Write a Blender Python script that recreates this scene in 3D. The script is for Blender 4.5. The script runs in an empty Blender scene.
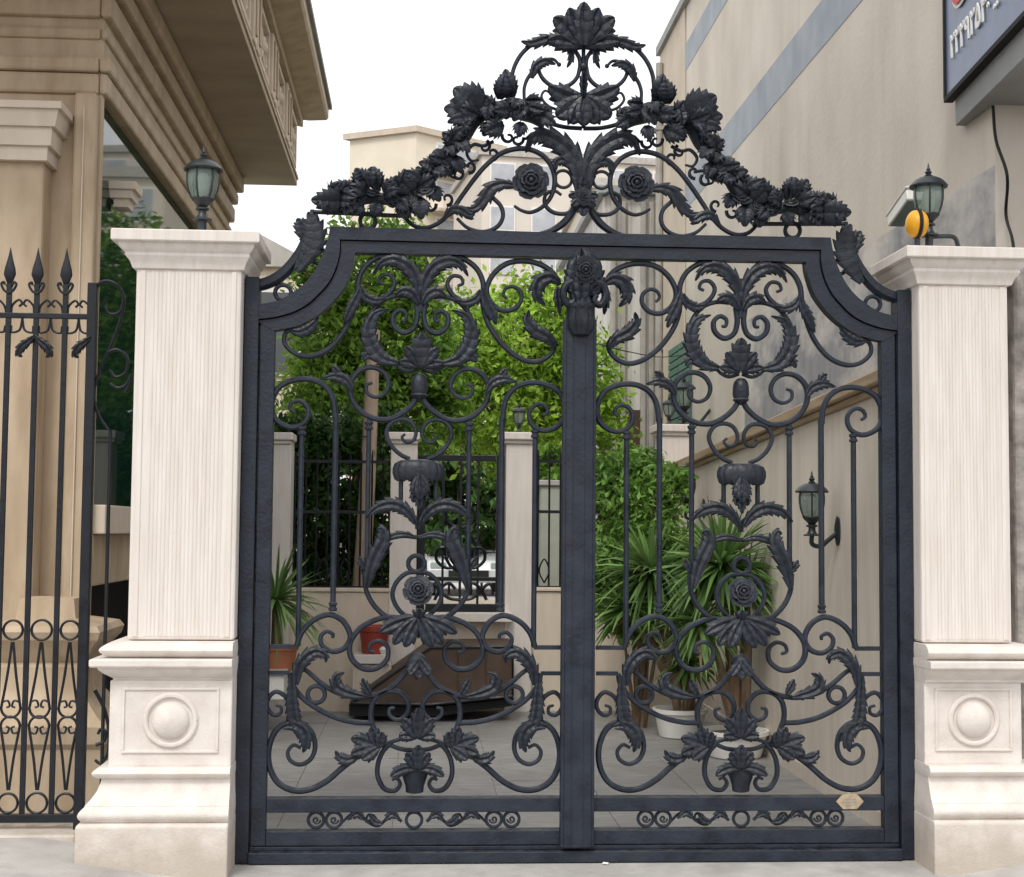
import bpy, math, random
import numpy as np
from mathutils import Vector, Matrix
random.seed(7); rng = np.random.default_rng(7)
R = math.radians
scene = bpy.context.scene
col = scene.collection

# ------------------------------------------------------------------ camera
F, PIT, YAW, ROLL, CX, D, EYE = 1449.9, .0625, -.0647, .0087, -.7893, 7.0, 1.5703
cy_, sy_, cp_, sp_ = math.cos(YAW), math.sin(YAW), math.cos(PIT), math.sin(PIT)
RGT0 = np.array([cy_, sy_, 0.])
FWDH = np.array([-sy_, cy_, 0.])
FWD = FWDH * cp_ + np.array([0, 0, sp_])
UP0 = -FWDH * sp_ + np.array([0, 0, cp_])
cr, sr = math.cos(ROLL), math.sin(ROLL)
RGT = cr * RGT0 + sr * UP0
UPV = cr * UP0 - sr * RGT0
CAMP = np.array([CX, -D, EYE])
cam = bpy.data.cameras.new('camera'); cam_o = bpy.data.objects.new('camera', cam); col.objects.link(cam_o)
cam.sensor_width = 36; cam.lens = F / 1024 * 36; cam.clip_end = 3000; cam.clip_start = .05
m = Matrix.Identity(4)
for i in range(3):
    m[i][0], m[i][1], m[i][2], m[i][3] = RGT[i], UPV[i], -FWD[i], CAMP[i]
cam_o.matrix_world = m
scene.camera = cam_o

def ray(px, py):
    return FWD * F + RGT * (px - 512) - UPV * (py - 438.5)
def G(px, py, y=0.):            # measured point on the plane y = const
    d = ray(px, py); t = (y + D) / d[1]; return CAMP + d * t
def GX(px, py, x):              # ... on the plane x = const
    d = ray(px, py); t = (x - CX) / d[0]; return CAMP + d * t
def GXZ(px, py, y=0.):
    p = G(px, py, y); return np.array([p[0], p[2]])

# ------------------------------------------------------------------ materials
def mat(name, base, rough=.7, metal=0., var=.15, scale=6., stretch=(1, 1, 1), bump=0., bscale=40., c2=None, spec=.4, c3=None, s3=1.5, st3=(1, 1, 1), f3=(.45, .65)):
    M = bpy.data.materials.new(name); M.use_nodes = True
    nt = M.node_tree; b = nt.nodes['Principled BSDF']
    b.inputs['Roughness'].default_value = rough; b.inputs['Metallic'].default_value = metal
    b.inputs['Specular IOR Level'].default_value = spec
    tc = nt.nodes.new('ShaderNodeTexCoord'); mp = nt.nodes.new('ShaderNodeMapping'); mp.inputs['Scale'].default_value = stretch
    nt.links.new(tc.outputs['Object'], mp.inputs['Vector'])
    n = nt.nodes.new('ShaderNodeTexNoise'); n.inputs['Scale'].default_value = scale; n.inputs['Detail'].default_value = 6
    nt.links.new(mp.outputs[0], n.inputs['Vector'])
    r = nt.nodes.new('ShaderNodeValToRGB'); r.color_ramp.elements[0].position = .3; r.color_ramp.elements[1].position = .7
    c2 = c2 or tuple(min(1, v * (1 + var)) for v in base)
    r.color_ramp.elements[0].color = (*[v * (1 - var) for v in base], 1); r.color_ramp.elements[1].color = (*c2, 1)
    nt.links.new(n.outputs['Fac'], r.inputs[0])
    out = r.outputs[0]
    if c3:
        mp3 = nt.nodes.new('ShaderNodeMapping'); mp3.inputs['Scale'].default_value = st3
        nt.links.new(tc.outputs['Object'], mp3.inputs['Vector'])
        n3 = nt.nodes.new('ShaderNodeTexNoise'); n3.inputs['Scale'].default_value = s3; n3.inputs['Detail'].default_value = 8
        n3.inputs['Roughness'].default_value = .65
        nt.links.new(mp3.outputs[0], n3.inputs['Vector'])
        r3 = nt.nodes.new('ShaderNodeValToRGB'); r3.color_ramp.elements[0].position = f3[0]; r3.color_ramp.elements[1].position = f3[1]
        nt.links.new(n3.outputs['Fac'], r3.inputs[0])
        mx = nt.nodes.new('ShaderNodeMixRGB'); nt.links.new(r3.outputs[0], mx.inputs[0]); nt.links.new(out, mx.inputs[1]); mx.inputs[2].default_value = (*c3, 1)
        out = mx.outputs[0]
    nt.links.new(out, b.inputs['Base Color'])
    if bump:
        nb = nt.nodes.new('ShaderNodeTexNoise'); nb.inputs['Scale'].default_value = bscale; nb.inputs['Detail'].default_value = 5
        nt.links.new(mp.outputs[0], nb.inputs['Vector'])
        bp = nt.nodes.new('ShaderNodeBump'); bp.inputs['Strength'].default_value = bump; bp.inputs['Distance'].default_value = .01
        nt.links.new(nb.outputs['Fac'], bp.inputs['Height']); nt.links.new(bp.outputs[0], b.inputs['Normal'])
    M['out'] = 0
    return M

IRON = mat('iron_paint', (.0115, .0165, .028), .44, 0, .3, 9, bump=.3, bscale=55, c2=(.019, .026, .041), spec=.36, c3=(.026, .03, .037), s3=5, f3=(.55, .85))
IRON2 = mat('iron_leaf_paint', (.0095, .0135, .0225), .44, 0, .3, 14, bump=.35, bscale=70, c2=(.017, .0235, .036), spec=.36, c3=(.026, .03, .036), s3=7, f3=(.5, .85))
BLACKIRON = mat('black_fence_paint', (.009, .011, .016), .48, 0, .3, 9, bump=.25, spec=.32)
def dusty(M, colr=(.13, .125, .115), amt=.42):
    """dust lying on upward faces, and a patchy sheen"""
    nt = M.node_tree; b = nt.nodes['Principled BSDF']; src = b.inputs['Base Color'].links[0].from_socket
    g = nt.nodes.new('ShaderNodeNewGeometry'); sp = nt.nodes.new('ShaderNodeSeparateXYZ'); nt.links.new(g.outputs['Normal'], sp.inputs[0])
    tc = nt.nodes.new('ShaderNodeTexCoord'); n = nt.nodes.new('ShaderNodeTexNoise'); n.inputs['Scale'].default_value = 22; n.inputs['Detail'].default_value = 7
    nt.links.new(tc.outputs['Object'], n.inputs['Vector'])
    m1 = nt.nodes.new('ShaderNodeMapRange'); m1.inputs[1].default_value = .25; m1.inputs[2].default_value = 1.; nt.links.new(sp.outputs['Z'], m1.inputs[0])
    m2 = nt.nodes.new('ShaderNodeMapRange'); m2.inputs[1].default_value = .38; m2.inputs[2].default_value = .7; m2.inputs[4].default_value = amt; nt.links.new(n.outputs['Fac'], m2.inputs[0])
    mu = nt.nodes.new('ShaderNodeMath'); mu.operation = 'MULTIPLY'; nt.links.new(m1.outputs[0], mu.inputs[0]); nt.links.new(m2.outputs[0], mu.inputs[1])
    mx = nt.nodes.new('ShaderNodeMixRGB'); nt.links.new(mu.outputs[0], mx.inputs[0]); nt.links.new(src, mx.inputs[1]); mx.inputs[2].default_value = (*colr, 1)
    nt.links.new(mx.outputs[0], b.inputs['Base Color'])
    n2 = nt.nodes.new('ShaderNodeTexNoise'); n2.inputs['Scale'].default_value = 9; nt.links.new(tc.outputs['Object'], n2.inputs['Vector'])
    m3 = nt.nodes.new('ShaderNodeMapRange'); m3.inputs[1].default_value = .3; m3.inputs[2].default_value = .7; m3.inputs[3].default_value = .3; m3.inputs[4].default_value = .6
    nt.links.new(n2.outputs['Fac'], m3.inputs[0]); nt.links.new(m3.outputs[0], b.inputs['Roughness'])
for M in (IRON, IRON2, BLACKIRON): dusty(M)
STONE = mat('travertine', (.67, .612, .55), .62, 0, .05, 4, (6, 6, .6), .2, 30, c2=(.725, .68, .64), c3=(.60, .51, .46), s3=3, st3=(11, 11, .5), f3=(.5, .85))
STONEB = mat('travertine_base', (.64, .58, .53), .65, 0, .06, 5, (2, 2, 2), .25, 40, c2=(.72, .67, .62), c3=(.45, .38, .31), s3=2.6, st3=(1.5, 1.5, 1.2), f3=(.6, 1.))
def soil_up(M, height, colr, amt=.7):
    """splash dirt that thins out with height above the pavement"""
    nt = M.node_tree; b = nt.nodes['Principled BSDF']; src = b.inputs['Base Color'].links[0].from_socket
    tc = nt.nodes.new('ShaderNodeTexCoord'); sp = nt.nodes.new('ShaderNodeSeparateXYZ'); nt.links.new(tc.outputs['Object'], sp.inputs[0])
    mr = nt.nodes.new('ShaderNodeMapRange'); mr.inputs[1].default_value = height; mr.inputs[2].default_value = 0.02; mr.inputs[3].default_value = -.25; mr.inputs[4].default_value = .55
    nt.links.new(sp.outputs['Z'], mr.inputs[0])
    n = nt.nodes.new('ShaderNodeTexNoise'); n.inputs['Scale'].default_value = 7; n.inputs['Detail'].default_value = 9; n.inputs['Roughness'].default_value = .7
    nt.links.new(tc.outputs['Object'], n.inputs['Vector'])
    ad = nt.nodes.new('ShaderNodeMath'); ad.operation = 'ADD'; nt.links.new(mr.outputs[0], ad.inputs[0]); nt.links.new(n.outputs['Fac'], ad.inputs[1])
    r = nt.nodes.new('ShaderNodeMapRange'); r.inputs[1].default_value = .5; r.inputs[2].default_value = 1.0; r.inputs[3].default_value = 0; r.inputs[4].default_value = amt
    nt.links.new(ad.outputs[0], r.inputs[0])
    mx = nt.nodes.new('ShaderNodeMixRGB'); nt.links.new(r.outputs[0], mx.inputs[0]); nt.links.new(src, mx.inputs[1]); mx.inputs[2].default_value = (*colr, 1)
    nt.links.new(mx.outputs[0], b.inputs['Base Color'])
soil_up(STONEB, .45, (.40, .34, .27), .75)
TAN = mat('tan_stone', (.43, .325, .215), .6, 0, .08, 2.5, (2.5, 2.5, .8), .2, 30, c2=(.54, .43, .305), c3=(.31, .21, .125), s3=1.6, st3=(3, 3, .6), f3=(.5, .9))
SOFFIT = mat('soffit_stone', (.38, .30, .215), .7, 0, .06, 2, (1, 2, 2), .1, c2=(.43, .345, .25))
CREAM = mat('cream_stone', (.66, .565, .46), .7, 0, .1, 4, (3, 3, .6), .1, c2=(.68, .59, .48))
PLASTER = mat('right_plaster', (.55, .495, .425), .85, 0, .07, 1.1, (1.2, 1.2, .8), .35, 25, c2=(.64, .585, .51), c3=(.40, .345, .285), s3=1.3, st3=(1.3, 1.3, .22), f3=(.54, .95))
GWALL = mat('garden_wall_stone', (.68, .61, .52), .7, 0, .05, 3, (3, 3, .6), .12, c2=(.75, .68, .59), c3=(.60, .52, .42), s3=1.8, st3=(4, 4, .4), f3=(.5, .95))
COPING = mat('coping_stone', (.36, .26, .16), .7, 0, .2, 5, (1, .4, 6), .2, c2=(.47, .36, .24))
BLUEP = mat('blue_grey_paint', (.30, .335, .385), .8, 0, .1, 3, (1, 1, .6), .1, c2=(.37, .40, .44))
DADO = mat('dado_paint', (.27, .275, .29), .85, 0, .12, 4, (2, 2, .6), .2, c2=(.34, .34, .35), c3=(.62, .58, .53), s3=.9, st3=(1., .55, 1.), f3=(.46, .6))
GREYSTONE = mat('rough_grey_stone', (.26, .24, .22), .9, 0, .3, 12, (1, 1, 1), .9, 30, c2=(.42, .39, .36))
CONC = mat('pavement_concrete', (.40, .385, .365), .85, 0, .12, 5, (1, 1, 1), .3, 60, c2=(.5, .48, .455), c3=(.29, .27, .25), s3=2.2, f3=(.5, .8))
YARD = mat('courtyard_paving', (.26, .255, .25), .55, 0, .16, 9, (.6, 3, 1), .25, 40, c2=(.35, .345, .335), c3=(.19, .18, .17), s3=1.6, f3=(.42, .8))
ASPH = mat('asphalt', (.06, .06, .06), .9, 0, .2, 8, bump=.4)
DIRT = mat('dirt', (.12, .1, .07), .95, 0, .2, 5)
RUST = mat('brown_steel', (.06, .037, .025), .55, 0, .25, 4, bump=.15, c2=(.09, .057, .038))
TERRA = mat('terracotta', (.38, .14, .07), .75, 0, .2, 6, bump=.15)
WHITE = mat('white_glaze', (.74, .73, .70), .5, 0, .06, 6)
RED = mat('red_paint', (.33, .05, .03), .5, 0, .2, 6)
BARK = mat('bark', (.17, .115, .075), .9, 0, .3, 12, (3, 3, .6), .6)
POLE = mat('weathered_pole', (.44, .34, .26), .85, 0, .2, 8, (4, 4, .4), .3)
YEL = mat('yellow_plastic', (.75, .36, .02), .35, 0, .1, 10)
BRASS = mat('brass_plate', (.42, .33, .22), .45, .3, .25, 40)
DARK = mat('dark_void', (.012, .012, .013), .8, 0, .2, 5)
LAMPM = mat('lantern_metal', (.025, .032, .036), .38, .2, .25, 20, spec=.5)
APT = mat('apartment_cream', (.66, .59, .48), .85, 0, .05, .4, c2=(.71, .64, .53))
APT2 = mat('apartment_tan', (.52, .45, .36), .85, 0, .1, 2)  # darker tan used on roof, balcony slabs and the pilaster
APTW = mat('apartment_pink', (.61, .555, .49), .85, 0, .05, .4, c2=(.67, .61, .54))  # paled and flattened, distance haze put into the colour
WINF = mat('far_window', (.36, .38, .41), .3, 0, .15, .6, c2=(.52, .54, .57))  # pane colour lightened to carry the haze of distance
WIN = mat('window_dark', (.10, .115, .13), .15, 0, .2, 2, spec=.6)
SHUT = mat('green_shutter', (.06, .16, .11), .6, 0, .15, 5)
PIPE = mat('grey_pipe', (.33, .31, .28), .7, 0, .15, 6)
SIGN = mat('sign_blue', (.12, .155, .26), .35, 0, .18, 4)
SLAB = mat('slab_grey', (.29, .30, .30), .8, 0, .1, 4)
LETW = mat('letter_white', (.8, .8, .78), .6, 0, .03, 4)
LETR = mat('letter_red', (.55, .035, .05), .5, 0, .05, 4)
CARW = mat('car_paint_white', (.62, .64, .66), .25, .1, .03, 4, spec=.5)
TYRE = mat('tyre_rubber', (.02, .02, .02), .8, 0, .2, 8)
ROOFG = mat('grey_roof', (.42, .40, .37), .8, 0, .15, 4)

def leafmat(name, a, b_, trans=.3):
    M = mat(name, a, .5, 0, .2, 1.3, c2=b_, spec=.35)
    nt = M.node_tree; b = nt.nodes['Principled BSDF']; o = nt.nodes['Material Output']
    src = b.inputs['Base Color'].links[0].from_socket
    tr = nt.nodes.new('ShaderNodeBsdfTranslucent'); mx = nt.nodes.new('ShaderNodeMixShader'); mx.inputs[0].default_value = trans
    oi = nt.nodes.new('ShaderNodeNewGeometry')
    hs = nt.nodes.new('ShaderNodeHueSaturation')
    mr = nt.nodes.new('ShaderNodeMapRange'); mr.inputs[3].default_value = .45; mr.inputs[4].default_value = 1.5
    nt.links.new(oi.outputs['Random Per Island'], mr.inputs[0]); nt.links.new(mr.outputs[0], hs.inputs['Value'])
    nt.links.new(src, hs.inputs['Color'])
    nt.links.new(hs.outputs[0], b.inputs['Base Color']); nt.links.new(hs.outputs[0], tr.inputs['Color'])
    nt.links.new(b.outputs[0], mx.inputs[1]); nt.links.new(tr.outputs[0], mx.inputs[2]); nt.links.new(mx.outputs[0], o.inputs['Surface'])
    return M
LEAFB = leafmat('bright_leaves', (.22, .43, .04), (.50, .70, .12), .5)
LEAFD = leafmat('dark_leaves', (.035, .09, .02), (.08, .17, .035), .3)
LEAFH = leafmat('hedge_leaves', (.11, .25, .035), (.28, .46, .075), .45)
LEAFY = leafmat('yucca_leaves', (.09, .20, .05), (.24, .38, .12), .3)
LEAFF = leafmat('bush_leaves', (.10, .23, .04), (.24, .42, .09), .4)
DRYL = leafmat('dry_leaves', (.19, .12, .05), (.3, .2, .1), .2)

def glassmat(name, tint, alpha=.55, rough=.08):
    M = bpy.data.materials.new(name); M.use_nodes = True
    nt = M.node_tree; o = nt.nodes['Material Output']; b = nt.nodes['Principled BSDF']
    b.inputs['Base Color'].default_value = (*tint, 1); b.inputs['Roughness'].default_value = rough
    n = nt.nodes.new('ShaderNodeTexNoise'); n.inputs['Scale'].default_value = 12
    bp = nt.nodes.new('ShaderNodeBump'); bp.inputs['Strength'].default_value = .08; nt.links.new(n.outputs['Fac'], bp.inputs['Height']); nt.links.new(bp.outputs[0], b.inputs['Normal'])
    t = nt.nodes.new('ShaderNodeBsdfTransparent'); t.inputs['Color'].default_value = (*[min(1, .6 + v) for v in tint], 1)
    mx = nt.nodes.new('ShaderNodeMixShader'); mx.inputs[0].default_value = alpha
    nt.links.new(t.outputs[0], mx.inputs[1]); nt.links.new(b.outputs[0], mx.inputs[2]); nt.links.new(mx.outputs[0], o.inputs['Surface'])
    return M
GLASS = glassmat('lantern_glass', (.22, .28, .25), .5)
GLASSW = glassmat('shop_window_glass', (.012, .045, .03), .8, .03)  # dark green tint puts the reflected foliage into the glass colour
MILK = mat('lamp_bulb', (.8, .82, .78), .4, 0, .04, 8)

# ------------------------------------------------------------------ mesh builder
ROOTLOC = {}
def rootloc(o):
    while o is not None:
        if o.name in ROOTLOC: return ROOTLOC[o.name]
        o = o.parent
    return np.zeros(3)

class MB:
    def __init__(s): s.v = []; s.f = []
    def add(s, vs, fs):
        k = len(s.v); s.v += [tuple(map(float, p)) for p in vs]; s.f += [tuple(i + k for i in f) for f in fs]; return s
    def merge(s, o): return s.add(o.v, o.f)
    def mirror(s, xa):
        o = MB(); o.v = [(2 * xa - x, y, z) for x, y, z in s.v]; o.f = [tuple(reversed(f)) for f in s.f]; return o
    def xf(s, fn):
        o = MB(); o.v = [tuple(fn(np.array(p))) for p in s.v]; o.f = list(s.f); return o
    def box(s, x0, x1, y0, y1, z0, z1):
        return s.add([(x0, y0, z0), (x1, y0, z0), (x1, y1, z0), (x0, y1, z0), (x0, y0, z1), (x1, y0, z1), (x1, y1, z1), (x0, y1, z1)],
                     [(0, 3, 2, 1), (4, 5, 6, 7), (0, 1, 5, 4), (1, 2, 6, 5), (2, 3, 7, 6), (3, 0, 4, 7)])
    def tube(s, pts, rad, n=8, flat=1.0, caps=True):
        """tube along 3-D points; rad scalar or list; flat scales the section along world y"""
        P = np.array(pts, float); k = len(P)
        rad = np.full(k, rad) if np.isscalar(rad) else np.array(rad, float)
        T = np.gradient(P, axis=0); T /= np.linalg.norm(T, axis=1)[:, None] + 1e-12
        ref = np.array([0, 1., 0]) if np.abs(T[:, 1]).mean() < .8 else np.array([1., 0, 0])
        vs = []
        for i in range(k):
            a = np.cross(T[i], ref); a /= np.linalg.norm(a) + 1e-12; b = np.cross(a, T[i])
            for j in range(n):
                an = 2 * math.pi * j / n + math.pi / n
                vs.append(P[i] + rad[i] * (math.cos(an) * a + math.sin(an) * b * flat))
        fs = [(i * n + j, i * n + (j + 1) % n, (i + 1) * n + (j + 1) % n, (i + 1) * n + j) for i in range(k - 1) for j in range(n)]
        if caps: fs += [tuple(range(n - 1, -1, -1)), tuple((k - 1) * n + j for j in range(n))]
        return s.add(vs, [tuple(reversed(f)) for f in fs])
    def lathe(s, prof, c, n=24, sx=1, sy=1, cap=True):
        vs = []; k = len(prof)
        for r, z in prof:
            for j in range(n):
                a = 2 * math.pi * j / n; vs.append((c[0] + sx * r * math.cos(a), c[1] + sy * r * math.sin(a), c[2] + z))
        fs = [(i * n + j, i * n + (j + 1) % n, (i + 1) * n + (j + 1) % n, (i + 1) * n + j) for i in range(k - 1) for j in range(n)]
        if cap: fs += [tuple(range(n - 1, -1, -1)), tuple((k - 1) * n + j for j in range(n))]
        return s.add(vs, fs)
    def rings(s, prof, cx, cy, cap=True):     # square-section mouldings: (half x, half y, z)
        vs = []; k = len(prof)
        for hx, hy, z in prof: vs += [(cx - hx, cy - hy, z), (cx + hx, cy - hy, z), (cx + hx, cy + hy, z), (cx - hx, cy + hy, z)]
        fs = [(i * 4 + j, i * 4 + (j + 1) % 4, (i + 1) * 4 + (j + 1) % 4, (i + 1) * 4 + j) for i in range(k - 1) for j in range(4)]
        if cap: fs += [(3, 2, 1, 0), tuple((k - 1) * 4 + j for j in range(4))]
        return s.add(vs, fs)
    def strip(s, A, B, y0, y1):               # band between two (x,z) polylines, extruded in y
        n = len(A); vs = []
        for a, b in zip(A, B): vs += [(a[0], y0, a[1]), (b[0], y0, b[1]), (b[0], y1, b[1]), (a[0], y1, a[1])]
        fs = []
        for i in range(n - 1):
            k, l = i * 4, (i + 1) * 4
            for j in range(4): fs.append((k + j, k + (j + 1) % 4, l + (j + 1) % 4, l + j))
        fs += [(3, 2, 1, 0), tuple((n - 1) * 4 + j for j in range(4))]
        return s.add(vs, [tuple(reversed(f)) for f in fs])
    def build(s, name, material, parent=None, smooth=True, bevel=0., loc=None, ang=35):
        off = rootloc(parent) if parent is not None else (np.array(loc) if loc is not None else np.zeros(3))
        me = bpy.data.meshes.new(name)
        V = np.array(s.v) - off if len(s.v) else np.zeros((0, 3))
        me.from_pydata(V.tolist(), [], s.f); me.materials.append(material)
        if smooth:
            me.polygons.foreach_set('use_smooth', [True] * len(me.polygons))
            try: me.set_sharp_from_angle(angle=R(ang))
            except Exception: pass
        me.update()
        o = bpy.data.objects.new(name, me); col.objects.link(o)
        if parent is not None: o.parent = parent
        elif loc is not None: o.location = loc; ROOTLOC[o.name] = off
        if bevel:
            b = o.modifiers.new('bevel', 'BEVEL'); b.width = bevel; b.segments = 2; b.limit_method = 'ANGLE'; b.angle_limit = R(40)
        return o

def tag(o, label=None, cat=None, group=None, kind=None):
    if label: o['label'] = label
    if cat: o['category'] = cat
    if group: o['group'] = group
    if kind: o['kind'] = kind
    return o
def thing(name, label, cat, loc=(0, 0, 0), group=None):
    o = bpy.data.objects.new(name, None); o.empty_display_size = .1; col.objects.link(o); o.location = loc
    ROOTLOC[o.name] = np.array(loc, float); return tag(o, label, cat, group)
def copy_tree(o, parent=None):
    c = o.copy(); col.objects.link(c)
    if parent is not None: c.parent = parent
    for ch in o.children: copy_tree(ch, c)
    return c

def crom(P, n=8):
    P = np.array(P, float)
    if len(P) < 3:
        return np.array([P[0] + (P[-1] - P[0]) * t for t in np.linspace(0, 1, n + 1)])
    Q = np.vstack([2 * P[0] - P[1], P, 2 * P[-1] - P[-2]]); out = []
    for i in range(1, len(Q) - 2):
        p0, p1, p2, p3 = Q[i - 1:i + 3]
        for t in np.arange(n) / n:
            out.append(.5 * ((2 * p1) + (p2 - p0) * t + (2 * p0 - 5 * p1 + 4 * p2 - p3) * t * t + (3 * p1 - p0 - 3 * p2 + p3) * t ** 3))
    out.append(P[-1]); return np.array(out)
def spi(c, a0, r0, turns, r1):
    """spiral points in picture units round c, starting at angle a0 (deg, clockwise on the picture), radius r0 to r1"""
    n = max(6, int(abs(turns) * 14)); o = []
    for i in range(n + 1):
        t = i / n; r = r0 * (r1 / r0) ** t; a = R(a0) + 2 * math.pi * turns * t
        o.append((c[0] + r * math.cos(a), c[1] + r * math.sin(a)))
    return o
def w3(P, y=0.):    # picture points -> points on plane y
    return np.array([G(p[0], p[1], y) for p in P])

PXM = D / F          # metres per picture pixel on the gate
def scroll(P, r=3.2, r_end=2.2, y=0., r_start=None, n=8, flat=1.15, ball=False):
    W = crom(w3(P, y), 6)
    k = len(W); rs = r if r_start is None else r_start
    t = np.linspace(0, 1, k)
    rad = .93 * np.where(t < .25, rs + (r - rs) * t / .25, r + (r_end - r) * np.clip((t - .5) / .5, 0, 1)) * PXM
    mb = MB().tube(W, rad, n, flat)
    if ball:
        mb.merge(ballmb(W[-1], r_end * PXM * 1.6))
    return mb
def ballmb(c, r, sx=1, sy=1, sz=1, n=10):
    m_ = MB(); prof = [(max(1e-4, r * math.sin(math.pi * i / n)), -r * sz * math.cos(math.pi * i / n)) for i in range(n + 1)]
    return m_.lathe(prof, c, 12, sx, sy)
def ring(c, r, tr=2.2, y=0., n=28):
    pts = [G(c[0] + r * math.cos(2 * math.pi * i / n), c[1] + r * math.sin(2 * math.pi * i / n), y) for i in range(n + 1)]
    return MB().tube(pts, tr * PXM, 8, 1.2, False)

def leaf3(spine, nrm_y, w, teeth=7, lift=.02, notch=.38, base=.35, curl=0., skew=0.3, peak=.45, wave=0.):
    """serrated acanthus leaf along a 3-D spine, facing nrm_y (unit vector)"""
    P = np.array(spine, float); nv = np.array(nrm_y, float)
    S = np.linspace(0, 1, len(P)); us = (-1, -.72, -.36, 0, .36, .72, 1)
    yy = (.15, .75, .95, .5, .95, .75, .15)
    ts = []
    for k in range(teeth):
        for s_ in (0.02, .4, .8, .985): ts.append(((k + s_) / teeth, s_))
    ts.append((1., .2))
    def at(t): return np.array([np.interp(t, S, P[:, i]) for i in range(3)])
    vs = []; L = np.linalg.norm(np.diff(P, axis=0), axis=1).sum()
    for t, s_ in ts:
        c = at(t); tg = at(min(1, t + .03)) - at(max(0, t - .03)); tg /= np.linalg.norm(tg) + 1e-9
        side = np.cross(tg, nv); side /= np.linalg.norm(side) + 1e-9
        if t < peak: p = base + (1 - base) * math.sin(math.pi / 2 * t / peak)
        else: p = max(.03, math.cos(math.pi / 2 * (t - peak) / (1 - peak)) ** .75)
        e = (1 - notch) + notch * s_
        fl = 1 + .25 * math.sin(s_ * math.pi)
        for u, h in zip(us, yy):
            au = abs(u); ew = e if au > .8 else (.5 * e + .5 if au > .5 else 1)
            q = c + side * u * w * p * ew + tg * (w * .75 * p * (s_ - .35) * au ** 2 * notch * 1.6)
            q = q + nv * (lift * h * (.35 + .65 * p) * fl + curl * t * t + wave * u * u * math.sin(t * 9))
            vs.append(q)
    k = len(us); fs = []
    for i in range(len(ts) - 1):
        for j in range(k - 1):
            a = i * k + j; fs.append((a, a + 1, a + k + 1, a + k))
    return MB().add(vs, fs)
NY = (0, -1, 0)
def leaf(P, w, teeth=7, lift=2.6, y=-.018, notch=.4, base=.35, curl=0., peak=.45, n=8):
    return leaf3(crom(w3(P, y), n), NY, w * PXM, teeth, lift * PXM, notch, base, curl * PXM, peak=peak)
def fan(c, lobes, y=-.022, lift=3):
    """palmette: lobes = [(angle deg, length, width, bend)] angle clockwise from straight up"""
    mb = MB()
    for k, (a, L, w, b) in enumerate(lobes):
        pts = []
        for t in (0, .35, .7, 1):
            an = R(a + b * t); pts.append((c[0] + L * t * math.sin(an), c[1] - L * t * math.cos(an)))
        mb.merge(leaf(pts, w, 4, lift, y - .004 * k, .3, .4, peak=.55, n=4, curl=3))
    return mb
def rose(c, r, nrm=(0, -1, 0), seed=0, depth=.6):
    """open rose of cupped petals centred on 3-D point c"""
    rr = random.Random(seed); nv = Vector(nrm).normalized(); a = nv.orthogonal().normalized(); b = nv.cross(a)
    a, b, nv, c = np.array(a), np.array(b), np.array(nv), np.array(c)
    mb = MB()
    for ringi, (n, ro, ri, h0, h1) in enumerate([(6, 1., .25, .0, .28), (5, .78, .2, .12, .45), (5, .55, .14, .22, .58), (4, .33, .06, .3, .66)]):
        for k in range(n):
            a0 = 2 * math.pi * (k + .5 * ringi) / n + rr.uniform(-.12, .12); half = math.pi / n * 1.28
            vs = []
            for i in range(5):
                t = i / 4
                for j in range(5):
                    u = (j - 2) / 2
                    edge = ro * (1 - .16 * u * u + (.04 if j % 2 else 0))
                    rad = ri + (edge - ri) * t
                    ang = a0 + half * u * (.35 + .65 * math.sin(math.pi * .5 * min(1, t * 1.4)))
                    hh = h0 + (h1 - h0) * math.sin(t * math.pi * .62) + .07 * u * u * t
                    vs.append(c + r * (rad * (math.cos(ang) * a + math.sin(ang) * b) + nv * hh * depth * 1.4))
            fs = [(i * 5 + j, i * 5 + j + 1, i * 5 + j + 6, i * 5 + j + 5) for i in range(4) for j in range(4)]
            mb.add(vs, fs)
    mb.merge(ballmb(c + nv * r * depth * .75, r * .16))
    return mb

# ------------------------------------------------------------------ setting
def struct(mb, name, m_, smooth=False): return tag(mb.build(name, m_, smooth=smooth), kind='structure')
struct(MB().box(-400, 400, -120, 500, -.6, -.25), 'ground', DIRT)
def pavz(x):
    if x < -1.75: return min(.11, (-1.75 - x) * .14)
    if x > 1.75: return min(.09, (x - 1.75) * .16)
    return 0.
xs = [-9, -4, -3, -2.55, -2.3, -2.05, -1.9, -1.75, -1.2, -.6, 0, .6, 1.2, 1.75, 1.9, 2.05, 2.3, 2.6, 3.2, 6, 12]
ys = [-4.2, -3, -2, -1.2, -.8, -.5, -.2, .05, .3]
vs = [(x, y, pavz(x) - .004 + (.012 * (y + .1) if y < -.1 else 0)) for y in ys for x in xs]; nx = len(xs)
struct(MB().add(vs, [(j * nx + i, j * nx + i + 1, (j + 1) * nx + i + 1, (j + 1) * nx + i) for j in range(len(ys) - 1) for i in range(nx - 1)]), 'pavement', CONC, True)
struct(MB().box(-60, 60, -12, -4.2, -.3, -.16), 'road', ASPH)
struct(MB().box(-60, 60, -4.4, -4.19, -.2, -.045), 'kerb', CONC)
struct(MB().box(-4, 2.6, .3, 8.2, -.2, -.006), 'courtyard', YARD)
# thin joints of the paving are grooves in a second sheet of slabs
tiles = MB()
for iy in range(7):
    for ix in range(8):
        x0 = -2.7 + ix * .6; y0 = .35 + iy * .9
        tiles.box(x0 + .0015, x0 + .5985, y0 + .0015, y0 + .8985, -.005, .0008 + .0012 * ((ix * 7 + iy * 5) % 3))
struct(tiles, 'courtyard_path', YARD)
struct(MB().box(-60, 60, 8.2, 60, -.3, .22), 'back_street', CONC)

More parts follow.
